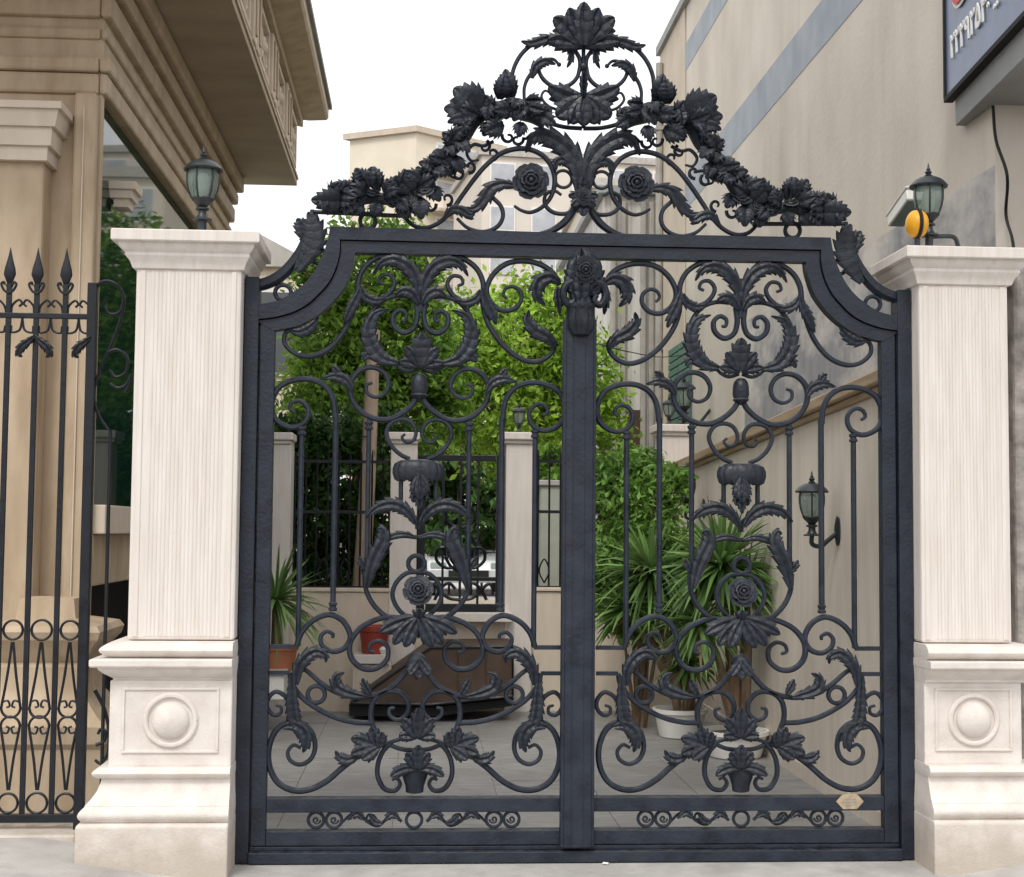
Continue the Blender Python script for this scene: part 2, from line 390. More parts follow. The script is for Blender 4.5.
# ------------------------------------------------------------------ stone gate pillars
def zf(py, px, y): return G(px, py, y)[2]
def pillar(pxo, sx, label):
    """sx = -1: gate side faces +x (pillar stands at negative x); mouldings run flush on the gate side below the cap"""
    yf = -.155; dep = .42
    xi = sx * (W_ + .004); xo = G(pxo, 460, yf)[0]; x0, x1 = min(xi, xo), max(xi, xo)
    cx, cy = (x0 + x1) / 2, yf + dep / 2; h = (x1 - x0) / 2; hd = dep / 2
    z = lambda py: zf(py, 180, yf)
    t = thing('stone_pillar', label, 'pillar', (cx, cy, 0))
    MB().rings([(h, hd, z(640)), (h, hd, z(268))], cx, cy).build('shaft', STONE, t, False, .012)
    reeds = MB(); n = 19; wdt = h * 1.42
    for k in range(n):
        xk = cx - wdt / 2 + wdt * (k + .5) / n; r = wdt / n * .46
        pts = [(xk + r * math.cos(a), yf - .0005 - r * .28 * math.sin(a)) for a in np.linspace(math.pi, 0, 6)]
        vs = [(p[0], p[1], zz) for zz in (z(636), z(272)) for p in pts]
        reeds.add(vs, [(i, i + 1, i + 7, i + 6) for i in range(5)] + [(6, 7, 8, 9, 10, 11)])
    reeds.build('reeding', STONE, t)
    for sgn in (-1, 1):
        xx = cx + sgn * h * .86
        MB().box(xx - .012, xx + .012, yf - .006, yf + .002, z(637), z(271)).build('corner_fillet', STONE, t, False, .003)
    def mould(name, prof, m_, inner=.06, front=1., smooth=True, bevel=0., ang=28):
        """prof = [(projection, z)]: full projection outwards and to the front, a little on the gate side"""
        vs = []; k = len(prof)
        for o, zz in prof:
            oi = o * inner; of = o * front
            xl_, xr_ = (x0 - o, x1 + oi) if sx < 0 else (x0 - oi, x1 + o)
            yb = yf + dep + o * .5
            vs += [(xl_, yf - of, zz), (xr_, yf - of, zz), (xr_, yb, zz), (xl_, yb, zz)]
        fs = [(i * 4 + j, i * 4 + (j + 1) % 4, (i + 1) * 4 + (j + 1) % 4, (i + 1) * 4 + j) for i in range(k - 1) for j in range(4)]
        fs += [(3, 2, 1, 0), tuple((k - 1) * 4 + j for j in range(4))]
        return MB().add(vs, fs).build(name, m_, t, smooth, bevel, ang=ang)
    cap = [(.004, 270), (.015, 269), (.02, 266), (.028, 262), (.04, 259), (.046, 257), (.046, 254), (.056, 252.5), (.07, 249), (.075, 246.5), (.075, 245.3), (.1, 244.5), (.104, 243.5), (.104, 234), (.1, 233)]
    mould('cap', [(a, z(p)) for a, p in cap], STONE, .85, .85)
    def tor(r0, r1, pa, pb, k=8):
        za, zb = z(pa), z(pb); return [(r0 + (r1 - r0) * math.sin(math.pi * i / k), za + (zb - za) * i / k) for i in range(k + 1)]
    mould('upper_torus', tor(.06, .105, 656.8, 641), STONEB)
    mould('die_cap', [(.045, z(680)), (.05, z(677)), (.085, z(672)), (.105, z(668)), (.11, z(665.5)), (.135, z(665)), (.14, z(663.5)), (.14, z(658)), (.135, z(657))], STONEB)
    op = .06 if sx < 0 else .03
    mould('pedestal', [(op, z(765)), (op, z(679))], STONEB, smooth=False, bevel=.008)
    pxl, pxr = (x0 - op, x1 + op * .06) if sx < 0 else (x0 - op * .06, x1 + op)
    yp = yf - op; pc_ = (pxl + pxr) / 2; hw = (pxr - pxl) / 2
    xa, xb, za, zb = pc_ - hw * .79, pc_ + hw * .79, z(751), z(686)
    fr = MB(); wd = .012
    for q in ((xa, xb, za, za + wd), (xa, xb, zb - wd, zb), (xa, xa + wd, za + wd, zb - wd), (xb - wd, xb, za + wd, zb - wd)):
        fr.box(q[0], q[1], yp - .009, yp + .002, q[2], q[3])
    fr.build('panel_frame', STONEB, t, False, .003)
    zc = (za + zb) / 2; rc = (zb - za) * .38
    MB().tube([(pc_ + rc * math.cos(a), yp - .004, zc + rc * math.sin(a)) for a in np.linspace(0, 2 * math.pi, 41)], .013, 8, 1, False).build('boss_ring', STONEB, t)
    rd = rc * .76; pr = [(max(.0005, rd * math.cos(math.pi / 2 * i / 8)), rd * .55 * math.sin(math.pi / 2 * i / 8)) for i in range(9)]
    MB().lathe(pr, (0, 0, 0), 32).xf(lambda p: np.array([pc_ + p[0], yp - p[2], zc + p[1]])).build('boss', STONEB, t)
    low = [(.155, z(818))] + [(.142 + .026 * math.sin(math.pi * i / 8), z(817) + (z(801) - z(817)) * i / 8) for i in range(9)]
    low += [(.142, z(800)), (.118, z(794)), (.098, z(787)), (.086, z(780)), (.082, z(775.5))] + [(.095 + .025 * math.sin(math.pi * i / 6), z(775) + (z(764) - z(775)) * i / 6) for i in range(7)]
    mould('base_moulding', [(a, b) for a, b in low], STONEB, ang=30)
    mould('plinth', [(.175, -.12), (.175, z(819)), (.163, z(816.5))], STONEB, smooth=False, bevel=.008)
    return t, cx, cy, h, z(233)
W_ = 1.6257
PL, plx, ply, plh, capz = pillar(131.5, -1, 'pale stone gate pillar beside the spear-topped railings')
PR, prx, pry, prh, _ = pillar(1010, 1, 'pale stone gate pillar with a yellow warning light on its cap')

# ------------------------------------------------------------------ fixed gate surround + overthrow
W_ = 1.6257; ZT = 2.7665
O_ = [(583, 235), (828, 239.5), (830, 252), (833.5, 264), (838, 275), (844, 286), (853, 297), (863, 305), (872, 311), (882, 315), (897.5, 318)]
M_ = [(583, 247), (818.5, 251.5), (818.5, 263), (822, 279), (829, 294), (838, 305), (848, 315), (859, 322), (870, 326.5), (883, 330), (897.5, 332)]
I_ = [(583, 259), (804, 263), (805, 272), (808, 283), (813, 296), (821, 307.5), (830, 317.5), (840, 326), (851, 333), (864, 338.5), (881, 342)]
I_.insert(1, None); I_ = [p for p in I_ if p]
def sm(L):   # smooth the arc part, keep the straight head
    head = [GXZ(*L[0]), GXZ(*L[1])]; arc = crom(np.array([GXZ(*p) for p in L[1:]]), 4)
    return [head[0]] + list(arc)
Ow, Mw, Iw = sm(O_), sm(M_), sm(I_)
Mw2 = [np.array([a[0] - .004 * (1 if i else 0), a[1] - .005]) for i, a in enumerate(Mw)]
for L in (Ow, Mw, Iw, Mw2): L[0] = np.array([0., L[0][1]])
GS = thing('gate_surround', 'fixed iron gate surround with arched corners and flowered scrollwork cresting', 'gate frame', (0, 0, 0))
GF = []   # (name, MB, material): right half pieces, mirrored about x = 0
def both(name, mb, parent, m_=IRON, xa=0., **k):
    mb.build(name, m_, parent, **k); mb.mirror(xa).build(name, m_, parent, **k)
band = MB().strip(Ow, Mw, -.05, .05)
both('arched_rail', band, GS, smooth=True, ang=30)
lip = MB().strip(Ow, [np.array([a[0] - (.02 if i else 0), a[1] - .02]) for i, a in enumerate(Mw)], .051, .062)
both('door_stop', lip, GS)
post = MB().box(W_ - .068, W_, -.055, .055, .0, ZT)
both('post', post, GS, smooth=False, bevel=.004)
MB().box(-W_ + .069, W_ - .069, -.07, .07, .0, .052).build('threshold', IRON, GS, False, .004)
MB().box(-W_ + .069, W_ - .069, -.03, .075, .053, .072).build('threshold', IRON, GS, False, .003)
# hinge lugs
for zz in (.52, 2.0):
    both('hinge', MB().tube([(W_ + .012, -.03, zz - .03), (W_ + .012, -.03, zz + .03)], .018, 10), GS)
AX = 583.4
def mir(P): return P
# slim rail carrying the garland
rail = crom(w3([(752, 224), (800, 224), (846, 224)]), 4); both('cresting_rail', MB().tube(rail, .011, 6), GS)
sw = w3([(845.5, 222), (846, 234), (850, 247), (857, 264), (866, 278), (877, 289), (890, 296), (904, 299)])
S_ = crom(sw, 5); kk = len(S_); both('sweep', MB().tube(S_, np.linspace(.012, .03, kk) + .006 * np.sin(np.linspace(0, 3.1, kk)), 8, 1.1), GS)
for c, r in (((792.5, 230.5), 7.4), ((839, 267), 7.2), ((872.5, 304), 7.6)): both('ring', ring(c, r), GS)
# big scroll round the rose, ending in the hook near the garland
rs = [(632.5, 214.5), (621, 208), (612.5, 196), (610, 181), (614, 167), (623, 157), (636, 152), (650, 152.5), (664, 158), (678, 170), (690, 185), (701, 201), (711, 216), (722, 228), (735, 234.5), (748, 233), (757, 224), (760, 213)]
both('scroll', scroll([(650, 209), (642, 213.5)] + rs, 2.9, 2.2, r_start=1.6), GS)
both('scroll', scroll([(587, 200), (592, 212), (601, 224), (614, 233), (630, 238)], 4.2, 3), GS)
both('scroll', scroll([(588, 206), (597, 214), (610, 214), (619, 207), (619, 197), (611, 192), (603, 196)], 2.4, 1.6), GS)
both('scroll', scroll([(672, 201), (663, 210), (661, 221), (667, 231), (680, 236), (695, 233), (706, 224)], 2.5, 1.8), GS)
both('ring', ring((601.5, 180), 8.5, 1.7), GS)
both('acanthus_leaf', leaf([(648, 190), (661, 188), (674, 193), (681, 205), (690, 214), (700, 213)], 9, 7), GS, IRON2)
both('acanthus_leaf', leaf([(720, 226), (712, 216), (703, 216), (694, 221), (689, 216)], 7, 5), GS, IRON2)
# tall acanthus horns from the centre knot
both('acanthus_leaf', leaf([(586, 196), (588, 172), (594, 156), (606, 145), (622, 138), (634, 142), (640, 156)], 14, 8, 4, peak=.4), GS, IRON2)
both('acanthus_leaf', leaf([(586, 182), (592, 168), (600, 161), (609, 164), (611, 174)], 8, 5, 3), GS, IRON2)
knot = fan((583, 197), [(0, 20, 7, 0), (180, 20, 8, 0), (70, 15, 6, 20), (-70, 15, 6, -20), (130, 16, 6, 0), (-130, 16, 6, 0)], -.045)
knot.merge(rose(G(583, 197, -.07), .045, seed=3)); knot.build('knot_flower', IRON2, GS)
for sx, nm in ((1, 'rose'),):
    c = G(635.5, 185, -.03); rb = rose(c, 19 * PXM, seed=5, depth=.75); both('rose', rb, GS, IRON2)
# top finial group
fan((583.6, 46), [(70, 37, 13, 14), (-70, 37, 13, -14), (38, 41, 15, 10), (-38, 41, 15, -10), (18, 40, 12, 4), (-18, 40, 12, -4), (0, 43, 14, 0)], -.03, 5).build('finial_palmette', IRON2, GS)
fan((583.4, 98), [(98, 37, 13, -25), (-98, 37, 13, 25), (130, 34, 16, -4), (-130, 34, 16, 4), (155, 30, 12, 0), (-155, 30, 12, 0), (180, 29, 13, 0), (0, 26, 5, 0)], -.03, 5).build('palmette', IRON2, GS)
MB().tube(w3([(583.5, 44), (583.5, 128)]), 2.2 * PXM, 8).build('stem', IRON, GS)
ballmb(G(583.4, 67, 0), .024).build('stem_knot', IRON, GS)
both('scroll', scroll([(586, 70), (587, 58), (596, 47), (611, 41), (628, 44), (643, 56), (652, 73), (654, 92), (652, 108)], 2.5, 2.4), GS)
both('scroll', scroll([(586, 66), (589, 78), (598, 86.5), (611, 88.5), (622, 82), (627, 72), (622, 63), (613, 61), (607, 66)], 2.4, 1.5, ball=True), GS)
both('scroll', scroll([(624, 68), (635, 77), (641, 90), (641, 106)], 2.2, 1.8), GS)
both('acanthus_leaf', leaf([(594, 51), (606, 43), (621, 42), (635, 47), (646, 45)], 8, 7, 3, peak=.5), GS, IRON2)
both('acanthus_leaf', leaf([(606, 44), (597, 50), (596, 60), (600, 69)], 5, 4), GS, IRON2)
both('acanthus_leaf', leaf([(635, 82), (631, 70), (622, 64), (611, 66)], 7, 5, 3), GS, IRON2)
both('scroll', scroll([(605, 112), (617, 108), (624, 100), (621, 93), (615, 95)], 1.6, 1.1), GS)
both('scroll', scroll([(583.4, 128.5), (601, 128), (618, 124), (632, 117)], 2.4, 2.4), GS)
# small curls filling the spandrel under the garland
for c, a0, tr_ in (((648, 143), 200, -.9), ((656, 141), -20, .9), ((672, 158), 90, .85), ((680, 152), 250, -.8), ((694, 172), 80, .85), ((706, 181), 240, -.8), ((716, 205), 90, .9), ((733, 213), 200, -.85), ((741, 219), 20, -.8)):
    both('curl', MB().tube(crom(w3(spi(c, a0, 7, tr_, 2)), 2), np.linspace(2.0, 1.2, len(crom(w3(spi(c, a0, 7, tr_, 2)), 2))) * PXM, 6), GS)
both('scroll', scroll([(671, 146), (681, 151), (690, 150), (697, 158), (693, 166), (685, 165)], 2, 1.3), GS)
both('scroll', scroll([(694, 172), (703, 171), (712, 174), (713, 182), (706, 185)], 1.8, 1.2), GS)
# garland: rope, leaves and roses along the sloping shoulder
gsp = crom(w3([(621, 126), (636, 117), (653, 112), (674, 116), (691, 127), (703, 141), (714, 156), (725, 172), (738, 188), (754, 201), (775, 208), (797, 207), (820, 213), (838, 213)], -.02), 8)
kk = len(gsp); both('garland_stem', MB().tube(gsp, .03 + .02 * np.sin(np.linspace(0, 12, kk)) ** 2, 8), GS, IRON2)
def ovate(c, ang, L, w, tilt, roll_, teeth=6, seed=0, lift=.018, notch_=.3):
    """broad serrated leaf at 3-D base c; ang clockwise from up in the gate plane; tilt lifts the tip towards the viewer"""
    d = np.array([math.sin(R(ang)) * math.cos(R(tilt)), -math.sin(R(tilt)), math.cos(R(ang)) * math.cos(R(tilt))])
    n0 = np.array([0, -1., 0]) - d * (-d[1]); n0 /= np.linalg.norm(n0); s0 = np.cross(d, n0)
    nv = n0 * math.cos(R(roll_)) + s0 * math.sin(R(roll_))
    sp = [np.array(c) + d * L * t + nv * L * .16 * math.sin(t * math.pi * .9) for t in np.linspace(0, 1, 7)]
    return leaf3(sp, nv, w, teeth, lift, notch_, .3, peak=.42)
rg = random.Random(11)
G_roses = [((651, 113), 15), ((673, 119), 14), ((706, 141), 12), ((722, 170), 17), ((741, 196), 15), ((772, 207), 12), ((793, 199), 13), ((806, 207), 11), ((690, 116), 11), ((757, 208), 11)]
for i, (p, r) in enumerate(G_roses):
    nrm = (rg.uniform(-.5, .5), -1, rg.uniform(-.1, .6))
    both('garland_rose', rose(G(p[0], p[1], -.065), (.95 if i % 2 else .8) * r * PXM, nrm, 20 + i, .55), GS, IRON2)
G_leaf = [((655, 104), 12, 25, 9, 10, 20), ((668, 104), -8, 20, 9, 20, -25), ((684, 118), 55, 31, 15, 12, 10), ((690, 123), 80, 27, 13, 8, -15), ((664, 128), 120, 20, 9, 15, 20), ((638, 121), -60, 17, 7, 12, 0),
          ((706, 150), 62, 17, 8, 20, 15), ((727, 178), 75, 18, 8, 20, -15), ((712, 163), 200, 17, 7, 15, 0), ((735, 195), 215, 17, 8, 20, 10), ((745, 205), 185, 20, 9, 12, 0), ((752, 202), 40, 18, 10, 18, 20),
          ((760, 213), 190, 15, 8, 20, 0), ((772, 205), -15, 17, 8, 10, 0), ((787, 200), 8, 19, 8, 10, 10), ((797, 196), 30, 16, 8, 20, 0), ((785, 213), 165, 13, 7, 20, 0), ((814, 212), 90, 30, 11, 6, 20),
          ((806, 205), 55, 16, 7, 12, -10), ((800, 214), 140, 13, 7, 14, 0), ((767, 210), 225, 14, 7, 24, 0), ((715, 172), 130, 18, 8, 22, 0), ((646, 126), 170, 15, 7, 18, 0), ((698, 132), 30, 17, 8, 15, 0), ((677, 128), 160, 14, 7, 15, 0), ((741, 193), 20, 16, 7, 10, 0)]
for i, (p, a, L, w, ti, ro) in enumerate(G_leaf):
    both('garland_leaf', ovate(G(p[0], p[1], -.03 - .02 * (i % 3)), a, 1.25 * L * PXM, 1.35 * w * PXM, ti, ro, 6, i), GS, IRON2)
for i in range(42):
    k = int((i + .5) / 42 * (len(gsp) - 1)); c = gsp[k] + np.array([rg.uniform(-.03, .03), -.03 - rg.uniform(0, .05), rg.uniform(-.035, .035)])
    both('garland_leaf', ovate(c, rg.uniform(0, 360), rg.uniform(16, 23) * PXM, rg.uniform(8, 11) * PXM, rg.uniform(5, 40), rg.uniform(-30, 30), 4, i, .018, .42), GS, IRON2)
# serrated leaf lying on the sweep near the pillar
both('acanthus_leaf', leaf([(862, 283), (852, 268), (845, 252), (846, 236), (851, 224)], 14, 8, 2.4, -.03, peak=.55), GS, IRON2)
both('acanthus_leaf', leaf([(849, 258), (855, 245), (858, 236), (861, 231)], 9, 5, 3, -.02), GS, IRON2)

# ------------------------------------------------------------------ gate leaves
XL = G(740.6, 560)[0]
PIECES = []   # (part name, MB, material, smooth, bevel)
def pc(name, mb, m_=IRON, smooth=True, bevel=0.): PIECES.append((name, mb, m_, smooth, bevel))
def sym(name, mb, m_=IRON, smooth=True): pc(name, mb, m_, smooth); pc(name, mb.mirror(XL), m_, smooth)
xs1 = W_ - .144; xs0 = .045
pc('arched_top_rail', MB().strip(Mw2, Iw, -.036, .036))
pc('stile', MB().box(xs1, W_ - .074, -.033, .033, .076, GXZ(889, 336)[1]), IRON, False, .004)
pc('meeting_stile', MB().box(.002, .062, -.03, .036, .076, GXZ(590, 262)[1]), IRON, False, .003)
zA, zB, zC, zD = G(700, 795.8)[2], G(700, 810)[2], G(700, 828)[2], G(700, 843)[2]
pc('lock_rail', MB().box(.0625, xs1 - .001, -.032, .032, zB, zA), IRON, False, .004)
pc('bottom_rail', MB().box(.0625, xs1 - .001, -.034, .034, .076, zC), IRON, False, .004)
# bars
def bar(px, y0, y1, r=3.1, knob=None):
    a = G(px, y0); x = a[0]; z0 = a[2]; z1 = G(px, y1)[2]
    mb = MB().tube([(x, 0, z0), (x, 0, z0 + (z1 - z0) * .5), (x, 0, z1)], r * PXM, 8)
    if knob:
        for k in knob:
            zz = G(px, k)[2]; mb.lathe([(.013, -.022), (.021, -.018), (.021, -.008), (.016, -.004), (.016, .004), (.021, .008), (.021, .018), (.013, .022)], (x, 0, zz), 12)
    return mb
sym('bar', bar(821.7, 613, 420, 3.0, (609,)))
sym('bar', bar(854.5, 648, 436, 2.8, (438,)))
sym('bar', bar(789.5, 568, 425, 2.7, (431,)))
# arch hooks
sym('hook_scroll', scroll([(821.7, 424), (822.5, 412), (826, 401), (834, 392), (847, 387.5), (862, 389), (875, 396), (881.5, 409), (881, 422), (874, 431), (862, 435), (851, 430), (847, 420), (850, 412), (857, 408.5), (863, 411), (865, 416.5), (861, 420)], 3.2, 1.9))
# hearts
sym('heart_scroll', scroll([(744, 404), (748, 410), (757, 418), (770, 424.5), (784, 424), (796, 418), (804.5, 407.5), (807.5, 395), (804.5, 384), (796, 376), (785, 374), (775, 379), (770.5, 389), (774, 399), (783, 403), (791, 399), (791.5, 391.5), (786, 389)], 3.2, 1.7))
sym('twig_leaf', leaf([(806, 397), (812, 388), (823, 384), (836, 387)], 7, 5), IRON2)
sym('twig_leaf', leaf([(818, 386), (822, 378), (827, 374)], 5, 4), IRON2)
sym('heart_scroll', scroll([(749, 463), (758, 459), (767, 450.5), (772, 438), (767, 427.5), (757, 424), (748, 427), (743.5, 436), (746, 444.5), (753, 446.5), (757, 442), (754, 438.5)], 2.5, 1.5))
# bud between the hearts
bud = MB().lathe([(.004, .065), (.02, .06), (.034, .045), (.04, .02), (.041, -.02), (.035, -.036), (.042, -.044), (.03, -.055), (.012, -.066), (.004, -.07)], G(740.8, 391, 0), 16)
pc('bud', bud, IRON2)
# upper ornament
sym('scroll', scroll([(748, 285), (755, 272), (768, 265.5), (781, 265.5), (794, 275), (800.5, 289), (799, 301), (789, 308.5), (777, 305.5), (768.5, 297.5), (766, 289), (771, 282.5), (778.5, 283.5), (781, 289.5), (776.5, 292)], 3.1, 1.7))
sym('acanthus_leaf', leaf([(741, 304), (745, 288), (754, 274), (768, 268), (780, 272), (787, 283)], 9.5, 8, 4, peak=.35), IRON2)
sym('acanthus_leaf', leaf([(799, 296), (795, 305), (785, 309), (775, 306)], 6.5, 5, 3), IRON2)
sym('acanthus_leaf', leaf([(743, 310), (749, 301), (758, 298), (766, 303)], 8, 5, 3.4), IRON2)
sym('scroll', scroll([(745, 308), (743.5, 322), (747, 334), (756.5, 339), (765.5, 333), (767, 323), (761, 317), (754.5, 320), (755, 326.5), (759, 327)], 3.1, 1.7))
sym('scroll', scroll([(752, 303), (764, 303), (777, 308), (788, 321), (792.5, 338), (789, 355), (778, 367), (764, 370)], 2.6, 2.6))
sym('acanthus_leaf', leaf([(763, 369), (778, 365), (788, 353), (791, 337), (785, 322), (771, 316)], 10.5, 10, 3.6, peak=.35), IRON2)
sym('acanthus_leaf', leaf([(780, 362), (792, 362), (796, 368)], 6, 3, 2), IRON2)
pc('palmette', fan((740.6, 371), [(72, 22, 7, 10), (-72, 22, 7, -10), (40, 24, 8, 0), (-40, 24, 8, 0), (0, 33, 12, 0)], -.03), IRON2)
sym('scroll', scroll([(742, 374), (752, 377), (761, 373), (764, 368)], 2.2, 1.6))
# centre trunk of the ornament
pc('collar', MB().tube(w3([(740.6, 280), (740.6, 318)]), [.03, .018], 10), IRON)
# scroll by the meeting stile (inner side) and by the arched corner (outer side)
pc('scroll', scroll([(604, 286), (611, 274), (624, 266), (640, 263.5), (656, 266.5), (669, 277), (676, 292), (672.5, 305), (662, 313), (650, 312), (642.5, 304), (642.5, 295), (649, 289.5), (656.5, 291), (659.5, 297), (656, 302)], 3.1, 1.7))
pc('scroll', scroll([(680, 296), (679, 312), (673, 329), (660, 347), (643, 360), (627, 363.5), (614, 357), (608, 346), (612, 337)], 3.1, 2.4))
pc('acanthus_leaf', leaf([(681, 292), (677, 306), (671, 318), (667, 328)], 7.5, 5, 3), IRON2)
pc('acanthus_leaf', leaf([(609, 349), (616, 339), (628, 333), (636, 323), (635, 312)], 9, 6, 4), IRON2)
pc('acanthus_leaf', leaf([(604, 284), (614, 279), (625, 284), (627, 297), (619, 307)], 10, 6, 4), IRON2)
pc('acanthus_leaf', leaf([(607, 288), (606, 300), (604, 315)], 6, 4, 3), IRON2)
pc('scroll', scroll([(801, 292), (803, 308), (810, 331), (819, 347), (831, 359), (846, 365), (860, 363), (870, 354), (870, 344), (862, 338)], 2.9, 2.2))
pc('acanthus_leaf', leaf([(799, 296), (804, 309), (810, 321), (815, 333)], 7, 6, 3), IRON2)
pc('acanthus_leaf', leaf([(866, 341), (856, 342), (846, 336), (839, 326)], 7, 6, 3.5), IRON2)
# bell and hanging flower
ctr = G(741.5, 474, -.005); bel = MB(); n = 96; vs = []
prof = [(.02, .05), (.4, .052), (.72, .047), (.92, .034), (1.0, .01), (1.0, -.012), (.93, -.034), (.8, -.042), (.6, -.034), (.2, -.02)]
for r_, z_ in prof:
    for j in range(n):
        a = 2 * math.pi * j / n; k = 1 + .05 * abs(math.cos(a * 8)) * r_ ** 2
        vs.append((ctr[0] + .116 * r_ * k * math.cos(a), ctr[1] + .06 * r_ * k * math.sin(a), ctr[2] + z_ * (1 + .3 * abs(math.cos(a * 8)) * (z_ < 0))))
bel.add(vs, [(i * n + j, i * n + (j + 1) % n, (i + 1) * n + (j + 1) % n, (i + 1) * n + j) for i in range(len(prof) - 1) for j in range(n)] + [tuple(range(n))])
pc('cushion', bel, IRON2)
sym('bar', bar(757.5, 509, 480, 2.5))
pc('hanging_flower', fan((741.5, 478), [(160, 22, 8, 10), (200, 22, 8, -10), (180, 26, 8, 0)], -.05, 4).merge(fan((741.5, 490), [(150, 17, 6, 10), (210, 17, 6, -10), (180, 24, 5, 0)], -.04, 3)), IRON2)
# horn leaves
sym('acanthus_leaf', leaf([(744, 527), (751, 516), (764, 508.5), (780, 511), (793, 522)], 8.5, 8, 4, -.03, peak=.5), IRON2)
sym('scroll', scroll([(741, 532), (742, 524), (748, 517), (757, 512)], 2.6, 2.2))
sym('scroll', scroll([(741, 540), (757, 539), (774, 544)], 2.6, 2.2))
sym('acanthus_leaf', leaf([(743, 540), (755, 537), (768, 540), (776, 547)], 4.5, 4, 2), IRON2)
sym('scroll', scroll([(749, 625), (762, 622), (774, 615.5), (784, 605), (790, 592), (791.5, 577), (789.5, 566)], 2.9, 2.6))
sym('acanthus_leaf', leaf([(791, 590), (787, 572), (781, 556), (775, 543), (777, 533), (782, 534)], 10, 7, 4, -.03, peak=.4), IRON2)
sym('acanthus_leaf', leaf([(789, 574), (795, 566), (798, 560)], 5, 3, 2.5), IRON2)
pc('ring', ring((741.6, 566), 8, 2.5), IRON)
sym('scroll', scroll([(742, 574), (752, 576), (761, 585), (764.5, 597), (760, 609), (751, 618), (742, 623)], 2.7, 2.3))
pc('rose', rose(G(742, 593, -.05), 15.5 * PXM, (0, -1, .25), 42, .8), IRON2)
# crown of leaves and the pair of scrolls beneath it
pc('leaf_crown', fan((741.5, 619), [(100, 41, 9, 12), (-100, 41, 9, -12), (128, 36, 9, 10), (-128, 36, 9, -10), (155, 32, 9, 0), (-155, 32, 9, 0), (0, 9, 8, 0)], -.045, 4), IRON2)
sym('scroll', scroll([(752, 622), (766, 619), (780, 621.5), (795, 630), (804.5, 644), (803.5, 659), (793, 669), (780, 669.5), (769.5, 661), (768.5, 649), (776, 642.5), (784.5, 645), (786.5, 651.5), (781, 654)], 3.2, 1.8))
# lower side scrolls with the step to the stile
sym('scroll', scroll([(856, 648), (851, 634.5), (840.5, 623), (825, 617), (811.5, 623.5), (804.5, 638), (810, 649.5), (821.5, 653), (831, 647.5), (833, 639), (827.5, 633.5), (821.5, 636), (821.5, 640)], 3.2, 1.8))
sym('cross_bar', MB().tube(w3([(855, 648.5), (883.5, 648.5)]), 3 * PXM, 4))
sym('cross_bar', MB().tube(w3([(862, 674), (883.5, 674)]), 2.8 * PXM, 4))
# small bell with ogee stems
pc('bud', MB().lathe([(.004, .06), (.024, .055), (.042, .038), (.05, .012), (.049, -.012), (.046, -.03), (.03, -.042), (.01, -.06), (.003, -.07)], G(741, 666, -.02), 16).merge(fan((741, 660), [(180, 20, 7, 0), (152, 19, 6, -6), (208, 19, 6, 6)], -.072, 2)), IRON2)
sym('scroll', scroll([(745, 664), (751, 673), (762, 686), (777, 694.5), (797, 697.5), (816, 693.5), (832, 684), (846, 672), (856, 668)], 3.0, 2.4))
sym('acanthus_leaf', leaf([(857, 686), (856, 672), (849, 660), (839, 653.5), (830, 657), (829, 664)], 8.5, 8, 4, -.03, peak=.35), IRON2)
sym('acanthus_leaf', leaf([(792, 697), (806, 694), (818, 688), (819, 678), (811, 673)], 8, 6, 4, -.03, peak=.4), IRON2)
sym('acanthus_leaf', leaf([(786, 695), (791, 687), (794, 679)], 5.5, 4, 3, -.03), IRON2)
pc('ring', ring((836.5, 695), 8.2, 2.3), IRON); pc('ring', ring((836.5, 695), 8.2, 2.3).mirror(XL), IRON)
sym('scroll', scroll([(784, 723), (800, 722), (818, 717.5), (836, 708.5), (850, 698), (860, 684), (862, 674)], 2.9, 2.6))
sym('scroll', scroll([(861, 706), (866, 697), (875, 692.5), (882, 699), (883, 708), (877, 715), (870.5, 713.5), (870, 707.5), (875, 705.5)], 2.5, 1.5))
sym('scroll', scroll([(785, 744), (797, 756), (811, 767), (826, 780), (842, 788), (858, 788.5), (872, 781), (880, 766), (881, 748), (875, 731), (864, 722.5), (851, 723), (840.5, 732), (837, 746), (841, 758), (851, 763.5), (860.5, 759.5), (863, 751), (857.5, 744.5), (850.5, 747.5)], 3.3, 1.8))
sym('acanthus_leaf', leaf([(862, 676), (861, 692), (860.5, 708), (858, 722), (854, 733)], 8.5, 9, 3.5, -.03, peak=.65), IRON2)
sym('acanthus_leaf', leaf([(869, 727), (859, 725), (850, 731), (847, 742), (850, 752)], 9.5, 7, 3.5, -.03, peak=.45), IRON2)
sym('acanthus_leaf', leaf([(796, 755), (806, 759), (814, 757), (819, 750)], 7, 5, 3, -.025), IRON2)
sym('fan_leaf', fan((778, 747), [(60, 28, 9, 10), (95, 27, 9, 8), (20, 22, 8, 0), (125, 20, 8, 0), (-10, 16, 7, 0)], -.035), IRON2)
